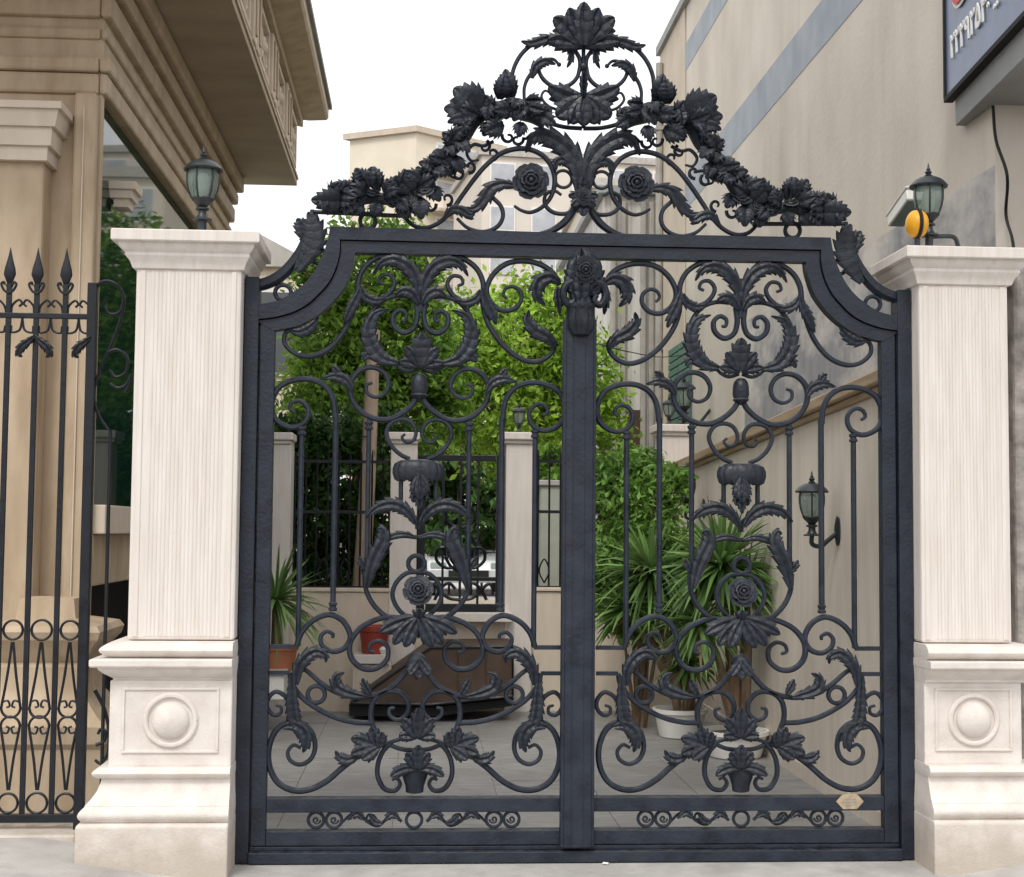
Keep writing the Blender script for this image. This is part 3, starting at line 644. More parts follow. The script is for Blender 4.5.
# centre medallion at the bottom
sym('scroll', scroll([(779, 733), (784, 717), (781.5, 701), (771, 692.5), (757.5, 692.5), (748.5, 702), (748.5, 713), (756.5, 720), (765, 716.5), (766, 709.5), (761, 708)], 3.0, 1.7))
pc('fan_leaf', fan((740.6, 737), [(75, 18, 7, 10), (-75, 18, 7, -10), (38, 24, 8, 0), (-38, 24, 8, 0), (0, 30, 8, 0)], -.035), IRON2)
sym('scroll', scroll([(741, 750), (755, 748.5), (768, 743), (780, 736)], 2.4, 2.2))
sym('scroll', scroll([(741, 736), (754, 738.5), (768, 743), (778, 748)], 2.2, 2.0))
sym('scroll', scroll([(764, 742), (772, 751), (776.5, 763), (776.5, 776), (770, 787.5), (760, 789.5), (755, 783.5), (758, 777.5), (763, 779)], 2.8, 1.6))
vase = MB().lathe([(.03, -.085), (.042, -.08), (.045, -.05), (.062, .0), (.07, .045), (.05, .05), (.02, .03)], G(740.8, 774, -.0), 16, 1, .8)
pc('vase_cup', vase, IRON2)
pc('fan_leaf', fan((740.8, 768), [(78, 27, 7, 28), (-78, 27, 7, -28), (35, 20, 7, 0), (-35, 20, 7, 0), (0, 24, 8, 0)], -.05), IRON2)
# little frieze between the two bottom rails
for px in (645.6, 663, 741): 
    if px == 741: pc('frieze_ring', ring((px, 818.5), 7.6, 1.6))
    else: sym('frieze_ring', ring((px, 818.5), 7.6, 1.6))
for px in (645.6, 663):
    sym('frieze_curl', MB().tube(crom(w3(spi((px, 818.5), 0, 4.5, 1.3, 1)), 2), 1.1 * PXM, 6))
sym('frieze_vine', scroll([(753, 820), (760, 815), (768, 818), (776, 824), (786, 820), (792, 814), (802, 813), (811, 821)], 1.7, 1.4))
sym('frieze_curl', scroll([(776, 823), (779, 815), (785, 813), (787, 818), (783, 819)], 1.3, 1))
for q in ([(756, 817), (764, 813), (771, 820)], [(772, 822), (780, 820), (785, 812)], [(790, 818), (797, 812), (806, 818)]):
    sym('frieze_leaf', leaf(q, 5, 4, 2), IRON2)

LR = thing('gate_leaf', 'scrolled iron gate leaf with a small diamond plate on its lower rail', 'gate', (W_ - .1, 0, .075), 'wrought iron gate leaves')
LL = thing('gate_leaf', 'scrolled iron gate leaf carrying the flower-headed meeting post, by the railings', 'gate', (-W_ + .1, 0, .075), 'wrought iron gate leaves')
for nm, mb, m_, sm_, bv in PIECES:
    mb.build(nm, m_, LR, sm_, bv); mb.mirror(0.).build(nm, m_, LL, sm_, bv)
# diamond plate
c = G(850, 801.5, -.036); vs = [(c[0] + a * PXM, c[1], c[2] + b * PXM) for a, b in ((-14, 0), (-7, 7.5), (7, 7.5), (14, 0), (7, -7.5), (-7, -7.5))]
pl = MB().add(vs + [(x, y + .006, z) for x, y, z in vs], [(5, 4, 3, 2, 1, 0)] + [(i, (i + 1) % 6, (i + 1) % 6 + 6, i + 6) for i in range(6)])
plo = pl.build('name_plate', BRASS, LR, False)
mk = MB()
for k in range(3): mk.box(c[0] - .03, c[0] + .03, c[1] - .002, c[1] + .001, c[2] - .016 + k * .013, c[2] - .012 + k * .013)
mk.build('plate_marking', SLAB, plo, False)
# meeting post (fluted) with cup, volutes and flower bud
xp = 0.; hw = G(595.4, 600, -.06)[0] - G(578.7, 600, -.06)[0]
zc1 = G(580, 335, -.06)[2]; zc2 = G(580, 304, -.06)[2]
cs = [(-1, 0), (-1, -.78), (-.84, -.86), (-.78, -.95), (-.44, -1), (-.36, -.94), (-.28, -1), (.28, -1), (.36, -.94), (.44, -1), (.78, -.95), (.84, -.86), (1, -.78), (1, 0)]
xm_ = G(578.9, 600, -.1)[0]; ptz = (.075, G(580, 320, -.06)[2]); vs = [(xm_ + a * hw, -.031 + b * .07, zz) for zz in ptz for a, b in cs]; n = len(cs)
mp_ = MB().add(vs, [(i, (i + 1) % n, (i + 1) % n + n, i + n) for i in range(n)] + [tuple(range(n - 1, -1, -1)), tuple(range(n, 2 * n))])
post_ = mp_.build('meeting_post', IRON, LL, False, .003)
zc0 = G(581, 320, -.07)[2]
cup = MB(); n = 32; vs = []
for r_, z_ in ((.012, -.085), (.04, -.078), (.06, -.045), (.066, 0), (.063, .045), (.07, .055), (.07, .07), (.055, .075)):
    for j in range(n):
        a = 2 * math.pi * j / n; k = 1 + (.07 * math.cos(a * 10) if z_ < .05 else 0); vs.append((xm_ + r_ * k * math.cos(a), -.105 + r_ * k * math.sin(a), zc0 + z_))
cup.add(vs, [(i * n + j, i * n + (j + 1) % n, (i + 1) * n + (j + 1) % n, (i + 1) * n + j) for i in range(7) for j in range(n)] + [tuple(7 * n + j for j in range(n))])
cup.build('capital_cup', IRON2, LL)
AXP = 581.3
for sgn in (1, -1):
    P = crom(w3([(AXP, 304), (AXP + 6, 290), (AXP + 14, 283), (AXP + 22, 287), (AXP + 24, 297), (AXP + 19, 305), (AXP + 13, 301), (AXP + 15, 295)], -.11), 5)
    v = MB().tube(P, np.linspace(.026, .014, len(P)), 10, 1.6)
    (v if sgn > 0 else v.mirror(0.)).build('volute', IRON2, LL)
    cl = G(AXP, 284, -.09)
    lf = MB()
    for a0, L, w in ((62, 22, 10), (28, 34, 12), (95, 17, 8)):
        lf.merge(leaf([(AXP, 290), (AXP + L * .75 * math.sin(R(a0)), 290 - L * .6 * math.cos(R(a0))), (AXP + L * math.sin(R(a0 - 28)), 290 - L * 1.15 * math.cos(R(a0 - 28)))], w, 6, 7, -.1, .25))
    (lf if sgn > 0 else lf.mirror(0.)).build('bud_leaf', IRON2, LL)
cb = G(AXP, 268, -.09)
ballmb((0, -.1, cb[2]), .085, .8, .55, 1.15).build('flower_bud', IRON2, LL)
fr_ = rose((0, -.145, cb[2] - .02), .07, (0, -1, -.1), 77, .6); fr_.build('bud_flower', IRON2, LL)
leaf([(AXP, 308), (AXP, 290), (AXP, 268), (AXP, 248)], 11, 7, 6, -.13, .25).build('bud_leaf', IRON2, LL)

# ------------------------------------------------------------------ railings by the pillar
FY = .18
def fp(px, py): return G(px, py, FY)
FN = thing('iron_fence', 'dark spear-topped iron railings with rings and hearts near their foot', 'fence', fp(40, 822))
zr = fp(44, 316)[2]; zb_ = fp(44, 818)[2]; zt_ = fp(36, 284)[2]
xl = fp(-64, 500)[0]; xpst = fp(87.5, 500)[0]
MB().box(xl, xpst, FY - .012, FY + .012, zr - .013, zr + .013).build('top_rail', BLACKIRON, FN, False, .003)
MB().box(xl, xpst, FY - .016, FY + .016, zb_ - .02, zb_ + .02).build('bottom_rail', BLACKIRON, FN, False, .003)
MB().box(xpst - .023, xpst + .023, FY - .024, FY + .024, fp(88, 831)[2], fp(88, 283)[2]).build('fence_post', BLACKIRON, FN, False, .004)
XP = [fp(p, 500)[0] for p in (-58, -28, 3, 31, 60)]
for x in XP:
    b_ = MB().box(x - .0115, x + .0115, FY - .0115, FY + .0115, zb_ + .021, zr - .014).merge(MB().box(x - .0115, x + .0115, FY - .0115, FY + .0115, zr + .014, zt_)).build('picket', BLACKIRON, FN, False)
    MB().lathe([(.013, -.02), (.02, -.01), (.012, 0), (.017, .012), (.030, .045), (.026, .075), (.012, .125), (.006, .155), (.001, .18)], (x, FY, zt_), 10, 1, .55).build('spear', BLACKIRON, b_)
    cr_ = MB()
    for s in (-1, 1):
        cr_.tube(crom([(x, FY - .01, zt_ - .05), (x + s * .022, FY - .012, zt_ - .035), (x + s * .036, FY - .012, zt_ - .005), (x + s * .024, FY - .012, zt_ + .006), (x + s * .02, FY - .012, zt_ - .008)], 4), .0065, 6)
    cr_.build('spear_scroll', BLACKIRON, b_)
xx_ = XP + [xpst]
def ringw(c, r, tr): return MB().tube([(c[0] + r * math.cos(a), FY, c[1] + r * math.sin(a)) for a in np.linspace(0, 2 * math.pi, 29)], tr, 6, 1.2, False)
zs = {k: fp(44, k)[2] for k in (630, 642, 655, 700, 708, 726, 735, 788, 803)}
for a, b in zip(xx_[:-1], xx_[1:]):
    xm = (a + b) / 2; rr = (b - a) / 2 - .018
    for k in (630, 803): ringw((xm, zs[k]), rr * .94, .0065).build('ring', BLACKIRON, FN)
    for top, zr_, sg in ((642, 708, -1), (790, 726, 1)):
        zt2 = fp(44, top)[2]
        for s in (-1, 1):
            zc_ = zs[zr_]
            P = [(xm + s * .003, FY, zt2), (xm + s * rr * .42, FY, zt2 + (zc_ - zt2) * .5)]
            P += [(xm + s * rr * .92 * math.cos(a), FY, zc_ + sg * rr * .92 * math.sin(a)) for a in np.linspace(-.15, math.pi / 2, 7)]
            P = crom(P, 4)
            MB().tube(P, .0066, 6).build('teardrop', BLACKIRON, FN)
            MB().tube(crom([(xm + s * rr * .95, FY, zc_), (xm + s * rr * .8, FY, zc_ - sg * rr * .55), (xm + s * rr * .3, FY, zc_ - sg * rr * .7), (xm + s * rr * .12, FY, zc_ - sg * rr * .2), (xm + s * rr * .42, FY, zc_ - sg * rr * .05)], 5), .0055, 6).build('heart', BLACKIRON, FN)
    for s in (-1, 1):
        e_ = b if s > 0 else a
        MB().tube(crom([(e_ - s * .012, FY, zr + .014), (xm + s * .05, FY, zr + .05), (xm + s * .02, FY, zr + .078), (xm + s * .004, FY, zr + .06), (xm + s * .018, FY, zr + .045)], 5), .006, 6).build('rail_scroll', BLACKIRON, FN)
        MB().tube(crom([(xm, FY, zr - .014), (xm + s * .012, FY, zr - .07), (xm + s * .05, FY, zr - .082), (e_ - s * .014, FY, zr - .05)], 5), .006, 6).build('rail_scroll', BLACKIRON, FN)
for x in (XP[1], XP[3], xpst):
    for s in ((-1, 1) if x != xpst else (-1,)):
        sp = [np.array([x + s * q[0], FY - .02, zr - q[1]]) for q in ((.0, .1), (.03, .13), (.06, .155), (.075, .19), (.055, .205))]
        leaf3(crom(sp, 5), NY, .028, 5, .012).build('acanthus_leaf', BLACKIRON, FN)
# narrow scrolled panel between post and pillar
def fs(P, r=2.0, r2=1.5):
    W = crom(w3(P, FY), 5); return MB().tube(W, np.linspace(r, r2, len(W)) * PXM, 6, 1.2)
for P in ([(94, 296), (98, 285), (107, 281), (118, 286), (124, 300), (121, 318), (112, 343), (101, 368), (94, 392), (98, 414), (108, 430)],
          [(124, 300), (120, 312), (110, 314), (104, 306), (107, 299)], [(108, 352), (118, 350), (127, 358), (126, 372), (116, 377), (109, 370)], [(110, 384), (118, 388), (126, 385), (131, 376)],
          [(95, 690), (104, 708), (109, 730), (108, 752), (101, 763), (95, 760)], [(96, 745), (104, 741), (106, 733), (101, 729), (98, 734)], [(126, 392), (131, 380)]):
    fs(P).build('side_scroll', BLACKIRON, FN)
x = fp(108, 530)[0]; MB().tube([(x, FY, fp(108, 430)[2]), (x, FY, zb_)], .009, 8).build('side_bar', BLACKIRON, FN)
MB().box(xpst, fp(134, 500)[0], FY - .012, FY + .012, zb_ - .02, zb_ + .02).build('bottom_rail', BLACKIRON, FN, False)
MB().box(-9, fp(82, 830)[0], FY - .14, FY + .14, -.1, fp(44, 829)[2]).build('low_wall', STONEB, None, False, .012, loc=None)
tag(bpy.data.objects['low_wall'], 'low stone kerb wall carrying the spear-topped railings', 'wall')

# ------------------------------------------------------------------ lanterns
def lantern_parts(t, c, s=1.0, stem=True):
    """carriage lantern: c = bottom centre, 0.37 m high at s = 1"""
    cx, cy, cz = c; q = lambda L: [(r * s, z * s) for r, z in L]
    MB().lathe(q([(.05, 0), (.05, .008), (.032, .014), (.022, .03), (.02, .05), (.034, .056), (.034, .064), (.02, .07), (.038, .09), (.049, .1), (.045, .104)]), c, 20).build('base', LAMPM, t)
    body = [(.046, .1), (.06, .122), (.073, .155), (.081, .195), (.082, .232), (.078, .26)]
    MB().lathe(q([(r * .965, z) for r, z in body]), c, 24, cap=False).build('glass', GLASS, t)
    for k in range(6):
        a = 2 * math.pi * k / 6 + .26
        MB().tube([(cx + r * s * math.cos(a), cy + r * s * math.sin(a), cz + z * s) for r, z in body], .0048 * s, 6).build('rib', LAMPM, t)
    MB().lathe(q([(.048, .1), (.057, .112), (.054, .118), (.04, .112)]), c, 24).build('lower_ring', LAMPM, t)
    MB().lathe(q([(.08, .258), (.097, .258), (.1, .266), (.094, .274), (.08, .29), (.064, .302), (.045, .311), (.026, .315), (.02, .318)]), c, 28).build('hood', LAMPM, t)
    MB().lathe(q([(.02, .316), (.022, .322), (.012, .328), (.017, .336), (.018, .342), (.009, .35), (.011, .356), (.007, .362), (.004, .38), (.001, .39)]), c, 14).build('finial', LAMPM, t)
    MB().lathe(q([(.012, .104), (.018, .12), (.03, .15), (.034, .19), (.032, .225), (.02, .245), (.005, .25)]), c, 16).build('bulb', MILK, t)
def lantern(label, c, s=1., group='carriage lanterns'):
    t = thing('lantern', label, 'lantern', c, group); lantern_parts(t, c, s); return t
lantern('glazed lantern standing on the pillar cap below the deep stone eaves', (G(202, 228, ply)[0], ply, capz + .105), .95)
MB().tube([(G(202, 228, ply)[0], ply, capz), (G(202, 228, ply)[0], ply, capz + .11)], .022, 12).build('stem', LAMPM, bpy.data.objects['lantern'])
rl = (G(929, 240, pry - .02)[0], pry - .02, capz)
t = lantern('glazed lantern behind the yellow warning light on the pillar cap', (rl[0], rl[1], rl[2] + .105), .95)
MB().tube([(rl[0], rl[1], rl[2]), (rl[0], rl[1], rl[2] + .11)], .02, 12).build('stem', LAMPM, t)
MB().tube(crom([(rl[0] + .01, rl[1], rl[2] + .1), (rl[0] + .07, rl[1], rl[2] + .105), (rl[0] + .13, rl[1], rl[2] + .1), (rl[0] + .15, rl[1], rl[2] + .055), (rl[0] + .17, rl[1], rl[2] + .002)], 5), .011, 8).build('arm', LAMPM, t)
# yellow warning light
yc = G(917, 224, pry - .13); t = thing('warning_light', 'yellow two-lobed warning light with a dark band on the pillar cap', 'warning light', (yc[0], yc[1], capz))
for s in (-1, 1):
    pr = [(max(.001, .068 * math.sin(math.pi * i / 16)), .045 * math.cos(math.pi * i / 16)) for i in range(9)]
    mb = MB().lathe(pr, (0, 0, 0), 24).xf(lambda p: np.array([yc[0] + s * (p[2] + .009), yc[1] + p[0], yc[2] + p[1]]))
    mb.build('lens', YEL, t)
MB().lathe([(.072, -.009), (.076, -.006), (.076, .006), (.072, .009)], (0, 0, 0), 28).xf(lambda p: np.array([yc[0] + p[2], yc[1] + p[0], yc[2] + p[1]])).build('band', DARK, t)
MB().tube([(yc[0], yc[1], capz), (yc[0], yc[1], yc[2] - .07)], .014, 10).build('stem', LAMPM, t)

# ------------------------------------------------------------------ stone building with deep eaves
BY = 2.0
XB = G(95, 400, BY)[0]; yend = GX(228, 300, XB)[1]; yE = yend + .35
XO, _, ZS = G(297, 186, yE); XC, _, ZCN = G(327, 101, yE); ZF = G(305, 128, yE)[2]
zhead = GX(104, 97, XB)[2]; zsill = GX(112, 506, XB)[2]; zs2 = GX(112, 534, XB)[2]; zbas = GX(112, 583, XB)[2]
TB = thing('stone_building', 'tan stone building with deep panelled eaves and a tall dark window', 'building', (XB, BY, 0))
x9 = XB - 5
y1 = BY + .05; y2 = yend - .55
w = MB().box(x9, XB, BY, y1, -.1, ZS - .002).box(x9, XB, y2, yend, -.1, ZS - .002).box(x9, XB, y1, y2, zhead, ZS - .002).box(XB - .35, XB, y1, y2, zbas, zs2)
w.build('wall', TAN, TB, False, .01)
MB().box(XB - .4, XB - .3, y1, y2, -.1, zbas).build('basement_dark_panel', DARK, TB, False)  # near-black panel stands in for the unlit space below the sill
MB().box(XB - .3, XB + .07, y1, y2 , zs2 + .002, zsill).build('sill', CREAM, TB, False, .008)
wf = MB()
for yy in (y1 + .02, y2 - .02): wf.box(XB - .08, XB - .036, yy - .02, yy + .02, zsill, zhead)
wn = wf.build('window', LAMPM, TB, False)
MB().box(XB - .05, XB - .042, y1, y2, zsill + .002, zhead).build('pane', GLASSW, wn, False)
MB().box(XB - 1.2, XB - 1.15, y1, y2, zsill, zhead).build('room_wall', DARK, TB, False)  # coloured near-black to paint in the darkness of the room
# mouldings along the head and under the soffit
zz = ZS - zhead
for a, b, o_ in ((.0, .14, .03), (.141, .24, .05), (.36, .44, .025), (.50, .66, .05), (.70, .82, .08), (.84, .99, .13)):
    MB().box(XB - .02, XB + o_, BY - o_, yend + o_ * .8, zhead + zz * a + .002, zhead + zz * b).build('moulding', TAN, TB, False, .02)
    MB().box(x9, XB - .0205, BY - o_, BY + .02, zhead + zz * a + .002, zhead + zz * b).build('moulding', TAN, TB, False, .02)
# eaves
MB().box(x9, XO, BY - 1.6, yE, ZS, ZS + .06).build('soffit', SOFFIT, TB, False, .006)
MB().box(x9, XO - .03, BY - 1.6, yE - .03, ZS + .061, ZF + .02).build('frieze', TAN, TB, False, .008)
MB().box(XO - .05, XO + .015, BY - 1.6, yE, ZS + .061, ZS + .1).build('frieze_moulding', TAN, TB, False, .006)
yy = yE - .25
while yy > BY - 1.4:
    y1_ = yy; y0 = yy - .8
    p = MB()
    for q in ((y0, y1_, ZS + .125, ZS + .17), (y0, y1_, ZF - .06, ZF - .015), (y0, y0 + .05, ZS + .171, ZF - .061), (y1_ - .05, y1_, ZS + .171, ZF - .061)):
        p.box(XO - .032, XO + .012, *q)
    pn = p.build('frieze_panel', CREAM, TB, False, .006)
    ym = (y0 + y1_) / 2; zm = (ZS + ZF) / 2 + .03; hh_ = (ZF - ZS) * .24
    orn = MB()
    for s_ in (-1, 1):
        for s2 in (-1, 1):
            orn.tube(crom([(XO - .02, ym, zm + s2 * hh_ * .1), (XO - .018, ym + s_ * .12, zm + s2 * hh_ * .75), (XO - .018, ym + s_ * .26, zm + s2 * hh_ * .5), (XO - .018, ym + s_ * .2, zm + s2 * hh_ * .15)], 4), .026, 6)
    orn.merge(ballmb((XO - .02, ym, zm), .06)); orn.build('relief', CREAM, pn)
    for q in (y0 - .26, y0 - .5):
        MB().box(XO - .033, XO + .03, q, q + .19, ZS + .102, ZF + .019).build('triglyph', CREAM, TB, False, .012)
        MB().box(XO + .031, XO + .045, q + .06, q + .13, ZS + .16, ZF - .04).build('triglyph_panel', TAN, TB, False, .006)
    yy -= 1.4
ov = XC - XO
MB().add([(XO - .03, BY - 1.6, ZF + .021), (XO + .05, BY - 1.6, ZF + .022), (XO + .05, BY - 1.6, ZF + .10), (XO + ov * .35, BY - 1.6, ZF + .11), (XC - .02, BY - 1.6, ZCN - .13), (XC, BY - 1.6, ZCN - .1), (XC, BY - 1.6, ZCN), (XO - .5, BY - 1.6, ZCN),
   (XO - .03, yE - .0, ZF + .021), (XO + .05, yE + .05, ZF + .022), (XO + .05, yE + .05, ZF + .10), (XO + ov * .35, yE + ov * .35, ZF + .11), (XC - .02, yE + ov - .02, ZCN - .13), (XC, yE + ov, ZCN - .1), (XC, yE + ov, ZCN), (XO - .5, yE + ov, ZCN)],
   [(i, i + 1, i + 9, i + 8) for i in range(7)] + [(8, 9, 10, 11, 12, 13, 14, 15), (7, 6, 5, 4, 3, 2, 1, 0)]).build('cornice', TAN, TB, True, ang=20)
MB().box(XC - .08, XC + .035, BY - 1.6, yE + ov + .035, ZCN + .002, ZCN + .05).build('roof_edge', SLAB, TB, False)
# front: corner pilaster, second pilaster with capital
xq = G(62, 300, BY - .1)[0]
MB().box(xq + .03, XB - .02, BY - .07, BY - .001, .3, zhead).build('corner_pilaster', TAN, TB, False, .02)
MB().box(xq + .1, XB - .1, BY - .085, BY - .071, .6, zhead - .1).build('pilaster_panel', CREAM, TB, False, .012)
xk = G(40, 300, BY - .2)[0]
MB().box(xk - 1.2, xk, BY - .2, BY - .001, .2, G(30, 100, BY - .2)[2]).build('pilaster', TAN, TB, False, .02)
zc_ = [G(30, q, BY - .25)[2] for q in (160, 152, 146, 134, 128, 118, 112, 105)]
pr = [(.0, 0), (.03, 0), (.03, 1), (.032, 2), (.055, 2), (.06, 3), (.062, 4), (.085, 4), (.1, 5), (.11, 6), (.13, 6), (.13, 7)]
cap_ = MB().rings([(.6 + o_, .11 + o_, zc_[i]) for o_, i in pr], xk - .6, BY - .11)
cap_.build('capital', CREAM, TB, True, ang=25)
# far capital by the window
MB().rings([(.03, .06, GX(100, 190, XB)[2]), (.045, .075, GX(100, 189, XB)[2]), (.05, .08, GX(100, 181, XB)[2]), (.07, .1, GX(100, 180, XB)[2]), (.075, .105, GX(100, 172, XB)[2]), (.095, .125, GX(100, 171, XB)[2]), (.1, .13, GX(100, 163, XB)[2])], XB + .03, y1 + .5).build('capital', CREAM, TB, True, ang=25)
# column pedestal beside the railings
ycen = 1.55; zq = lambda p: G(60, p, ycen - .3)[2]
xpd = G(52, 650, ycen)[0]; hw_ = G(104, 630, ycen - .2)[0] - xpd
prp = [(hw_ * 1.1, -.1), (hw_ * 1.1, zq(748)), (hw_ * 1.18, zq(742)), (hw_ * 1.2, zq(725)), (hw_ * 1.0, zq(716)), (hw_ * .78, zq(700)), (hw_ * .72, zq(690)), (hw_ * .72, zq(668)), (hw_ * .66, zq(664)), (hw_ * .8, zq(655)), (hw_ * .86, zq(648)), (hw_ * .98, zq(640)), (hw_ * 1.02, zq(632)), (hw_ * .95, zq(626)), (hw_ * .5, zq(620)), (hw_ * .45, zq(600))]
MB().rings([(a, a, zq_) for a, zq_ in prp], xpd, ycen).build('pedestal', TAN, TB, True, ang=25)

# ------------------------------------------------------------------ rendered building and garden wall on the other side
XW = W_ + .05
za_ = GX(880, 372, XW); zb2 = GX(662, 470, XW)
WT = thing('garden_wall', 'tall stone-faced garden wall with a brown coping, carrying two lanterns', 'wall', (XW, 2, 0))
ys0, ys1 = .19, zb2[1]
zsl = lambda y: za_[2] + (zb2[2] - za_[2]) * (y - za_[1]) / (zb2[1] - za_[1])
def slopebox(x0, x1, y0, y1, d0, d1, zfix=None):
    z = [(zfix if zfix is not None else zsl(y0) + d0), (zfix if zfix is not None else zsl(y1) + d0)]
    return MB().add([(x0, y0, z[0]), (x1, y0, z[0]), (x1, y1, z[1]), (x0, y1, z[1]), (x0, y0, zsl(y0) + d1), (x1, y0, zsl(y0) + d1), (x1, y1, zsl(y1) + d1), (x0, y1, zsl(y1) + d1)],
                    [(0, 3, 2, 1), (4, 5, 6, 7), (0, 1, 5, 4), (1, 2, 6, 5), (2, 3, 7, 6), (3, 0, 4, 7)])
slopebox(XW, XW + .25, ys0, ys1, 0, -.12, -.1).build('wall_face', GWALL, WT, False)
slopebox(XW - .03, XW + .28, ys0, ys1, -.118, -.08).build('coping_moulding', COPING, WT, False, .01)
slopebox(XW - .06, XW + .3, ys0, ys1, -.078, 0).build('coping', COPING, WT, False, .012)
MB().box(XW - .012, XW - .001, ys0, ys1, -.05, .1).build('skirting', GWALL, WT, False, .004)

XF = CX + 3.29
y0f, y1f, zroof = .9, GX(661, 200, XF)[1], GX(690, 0, XF)[2]
y0f = GX(995, 165, XF)[1]
TR = thing('rendered_building', 'tall beige rendered building with blue-grey painted bands and streaky stains', 'building', (XF, 4, 0))
MB().box(XF, XF + 7, y0f, y1f, -.1, zroof).build('wall', PLASTER, TR, False)
for pa, pb in (((860, 3), (820, 3)), ((727, 1), (710, 1))):
    MB().box(XF - .004, XF + .01, y0f + .002, y1f - .01, GX(*pa, XF)[2], GX(*pb, XF)[2]).build('painted_band', BLUEP, TR, False)
MB().box(XF - .005, XF + .01, y0f + .001, GX(745, 350, XF)[1], GX(870, 470, XF)[2], GX(997, 164, XF)[2]).build('dado', DADO, TR, False)
MB().box(XF - .07, XF + 7, y0f - .05, y1f + .05, zroof + .002, zroof + .12).build('roof_edge', SLAB, TR, False)
MB().box(XF - .02, XF - .0055, GX(686, 200, XF)[1], y1f - .02, -.1, zroof).build('pilaster', APT2, TR, False)
# shuttered window
wa, wb = GX(692, 400, XF), GX(672, 400, XF); zt3 = GX(680, 345, XF)[2]; zb3 = GX(680, 448, XF)[2]
wn = MB().box(XF - .03, XF - .001, wa[1], wb[1], zb3, zt3).build('window', WIN, TR, False)
for f0, f1 in ((0, .48), (.52, 1)):
    sh = MB()
    for k in range(14):
        za3 = zb3 + (zt3 - zb3) * k / 14
        sh.box(XF - .05, XF - .031, wa[1] + (wb[1] - wa[1]) * f0, wa[1] + (wb[1] - wa[1]) * f1, za3 + .01, za3 + (zt3 - zb3) / 14 - .008)
    sh.build('shutter', SHUT, wn, False)
for i, px in enumerate((664, )):
    yy = GX(px, 330, XF)[1]
    pp = MB().tube([(XF - .07, yy, 0.), (XF - .07, yy, zroof - .2)], .05, 10); pb_ = pp.build('downpipe', PIPE, TR)
    for zk in np.arange(1.0, zroof - .5, 1.5): MB().box(XF - .12, XF - .001, yy - .06, yy + .06, zk, zk + .05).build('pipe_bracket', PIPE, pb_, False)
# sign on its canopy slab
Pc = G(946, 101, 1.5); ang = math.atan2(.092, 1.0)
dv = np.array([-math.sin(ang), -math.cos(ang), 0]); nv_ = np.array([-math.cos(ang), math.sin(ang), 0])   # along the sign, outward
TS = thing('canopy', 'grey concrete canopy slab jutting from the rendered building under the sign', 'canopy', Pc)
def obox(P, u0, u1, n0, n1, z0, z1, mb=None):
    mb = mb or MB(); v = []
    for z in (z0, z1):
        for a, b in ((u0, n0), (u1, n0), (u1, n1), (u0, n1)): q = P + dv * a + nv_ * b; v.append((q[0], q[1], P[2] + z))
    return mb.add(v, [(0, 3, 2, 1), (4, 5, 6, 7), (0, 1, 5, 4), (1, 2, 6, 5), (2, 3, 7, 6), (3, 0, 4, 7)])
obox(Pc, .02, 3.2, -.6, -.05, -.16, .02).build('slab', SLAB, TS, False, .004)
obox(Pc, .02, 3.2, -.6, -.12, .021, .9).build('parapet', PLASTER, TS, False)
SG = thing('shop_sign', 'blue hoarding with red and white lettering above the canopy slab', 'sign', Pc)
obox(Pc, -.02, 3.2, -.05, -.01, .03, 1.5).build('sign_board', SIGN, SG, False)
fr = obox(Pc, -.04, 3.2, -.052, .004, .0, .028); obox(Pc, -.045, -.021, -.052, .004, .029, 1.5, fr); fr.build('sign_frame', DARK, SG, False)
Mr = Matrix(((dv[0], 0, nv_[0]), (dv[1], 0, nv_[1]), (0, 1, 0))).to_4x4()
def text(body, size, u, z, m_, name, parent, out=.004, shear=0., ext=.004, offs=0., track=1.):
    cu = bpy.data.curves.new('t', 'FONT'); cu.body = body; cu.size = size; cu.extrude = ext; cu.shear = shear; cu.offset = offs; cu.space_character = track
    o = bpy.data.objects.new('t', cu); col.objects.link(o); bpy.context.view_layer.update()
    me = bpy.data.meshes.new_from_object(o.evaluated_get(bpy.context.evaluated_depsgraph_get())); bpy.data.objects.remove(o)
    q = Pc + dv * u + nv_ * out; q[2] = Pc[2] + z
    me.transform(Matrix.Translation(Vector(q - rootloc(parent))) @ Mr); me.materials.clear(); me.materials.append(m_)
    ob = bpy.data.objects.new(name, me); col.objects.link(ob); ob.parent = parent; return ob
text('\u06f2\u06f2\u06f2\u06f9\u06f2\u06f5\u06f4\u06f0 .. \u06f2\u06f2\u06f8\u06f1\u06f4', .21, .1, .22, LETW, 'phone_lettering', SG, .0, offs=.002)
text('Ca', .55, .1, .5, LETW, 'word_outline', SG, .0, .2, .003, .022)
text('Ca', .55, .1, .5, LETR, 'word', SG, .008, .2)

# grey stone pier beyond the pillar, cables, floodlight
MB().box(G(1013, 300, .05)[0], 4.5, .05, .5, -.1, 2.95).build('stone_pier', GREYSTONE, None, False, .02)
tag(bpy.data.objects['stone_pier'], 'rough grey stone pier behind the pillar with the warning light', 'pier')
cb = MB().tube(crom([GX(993, 106, XF - .03), GX(996, 140, XF - .03), GX(1000, 180, XF - .03) + np.array([0, -.1, 0]), G(1006, 215, 1.0), G(1013, 243, .6), G(1016, 290, .5)], 6), .009, 6)
tag(cb.build('cable', DARK, None, loc=G(1006, 215, 1.0)), 'loose black cable hanging down the corner of the rendered building', 'cable')
cb = MB().tube(crom([GX(704, 352, XF - .1), G(665, 357, 6), G(630, 352, 3.5), G(598, 344, 1.5)], 8), .004, 5)
tag(cb.build('cable', DARK, None, loc=G(630, 352, 3.5)), 'thin black wire strung across behind the gate scrolls', 'cable')
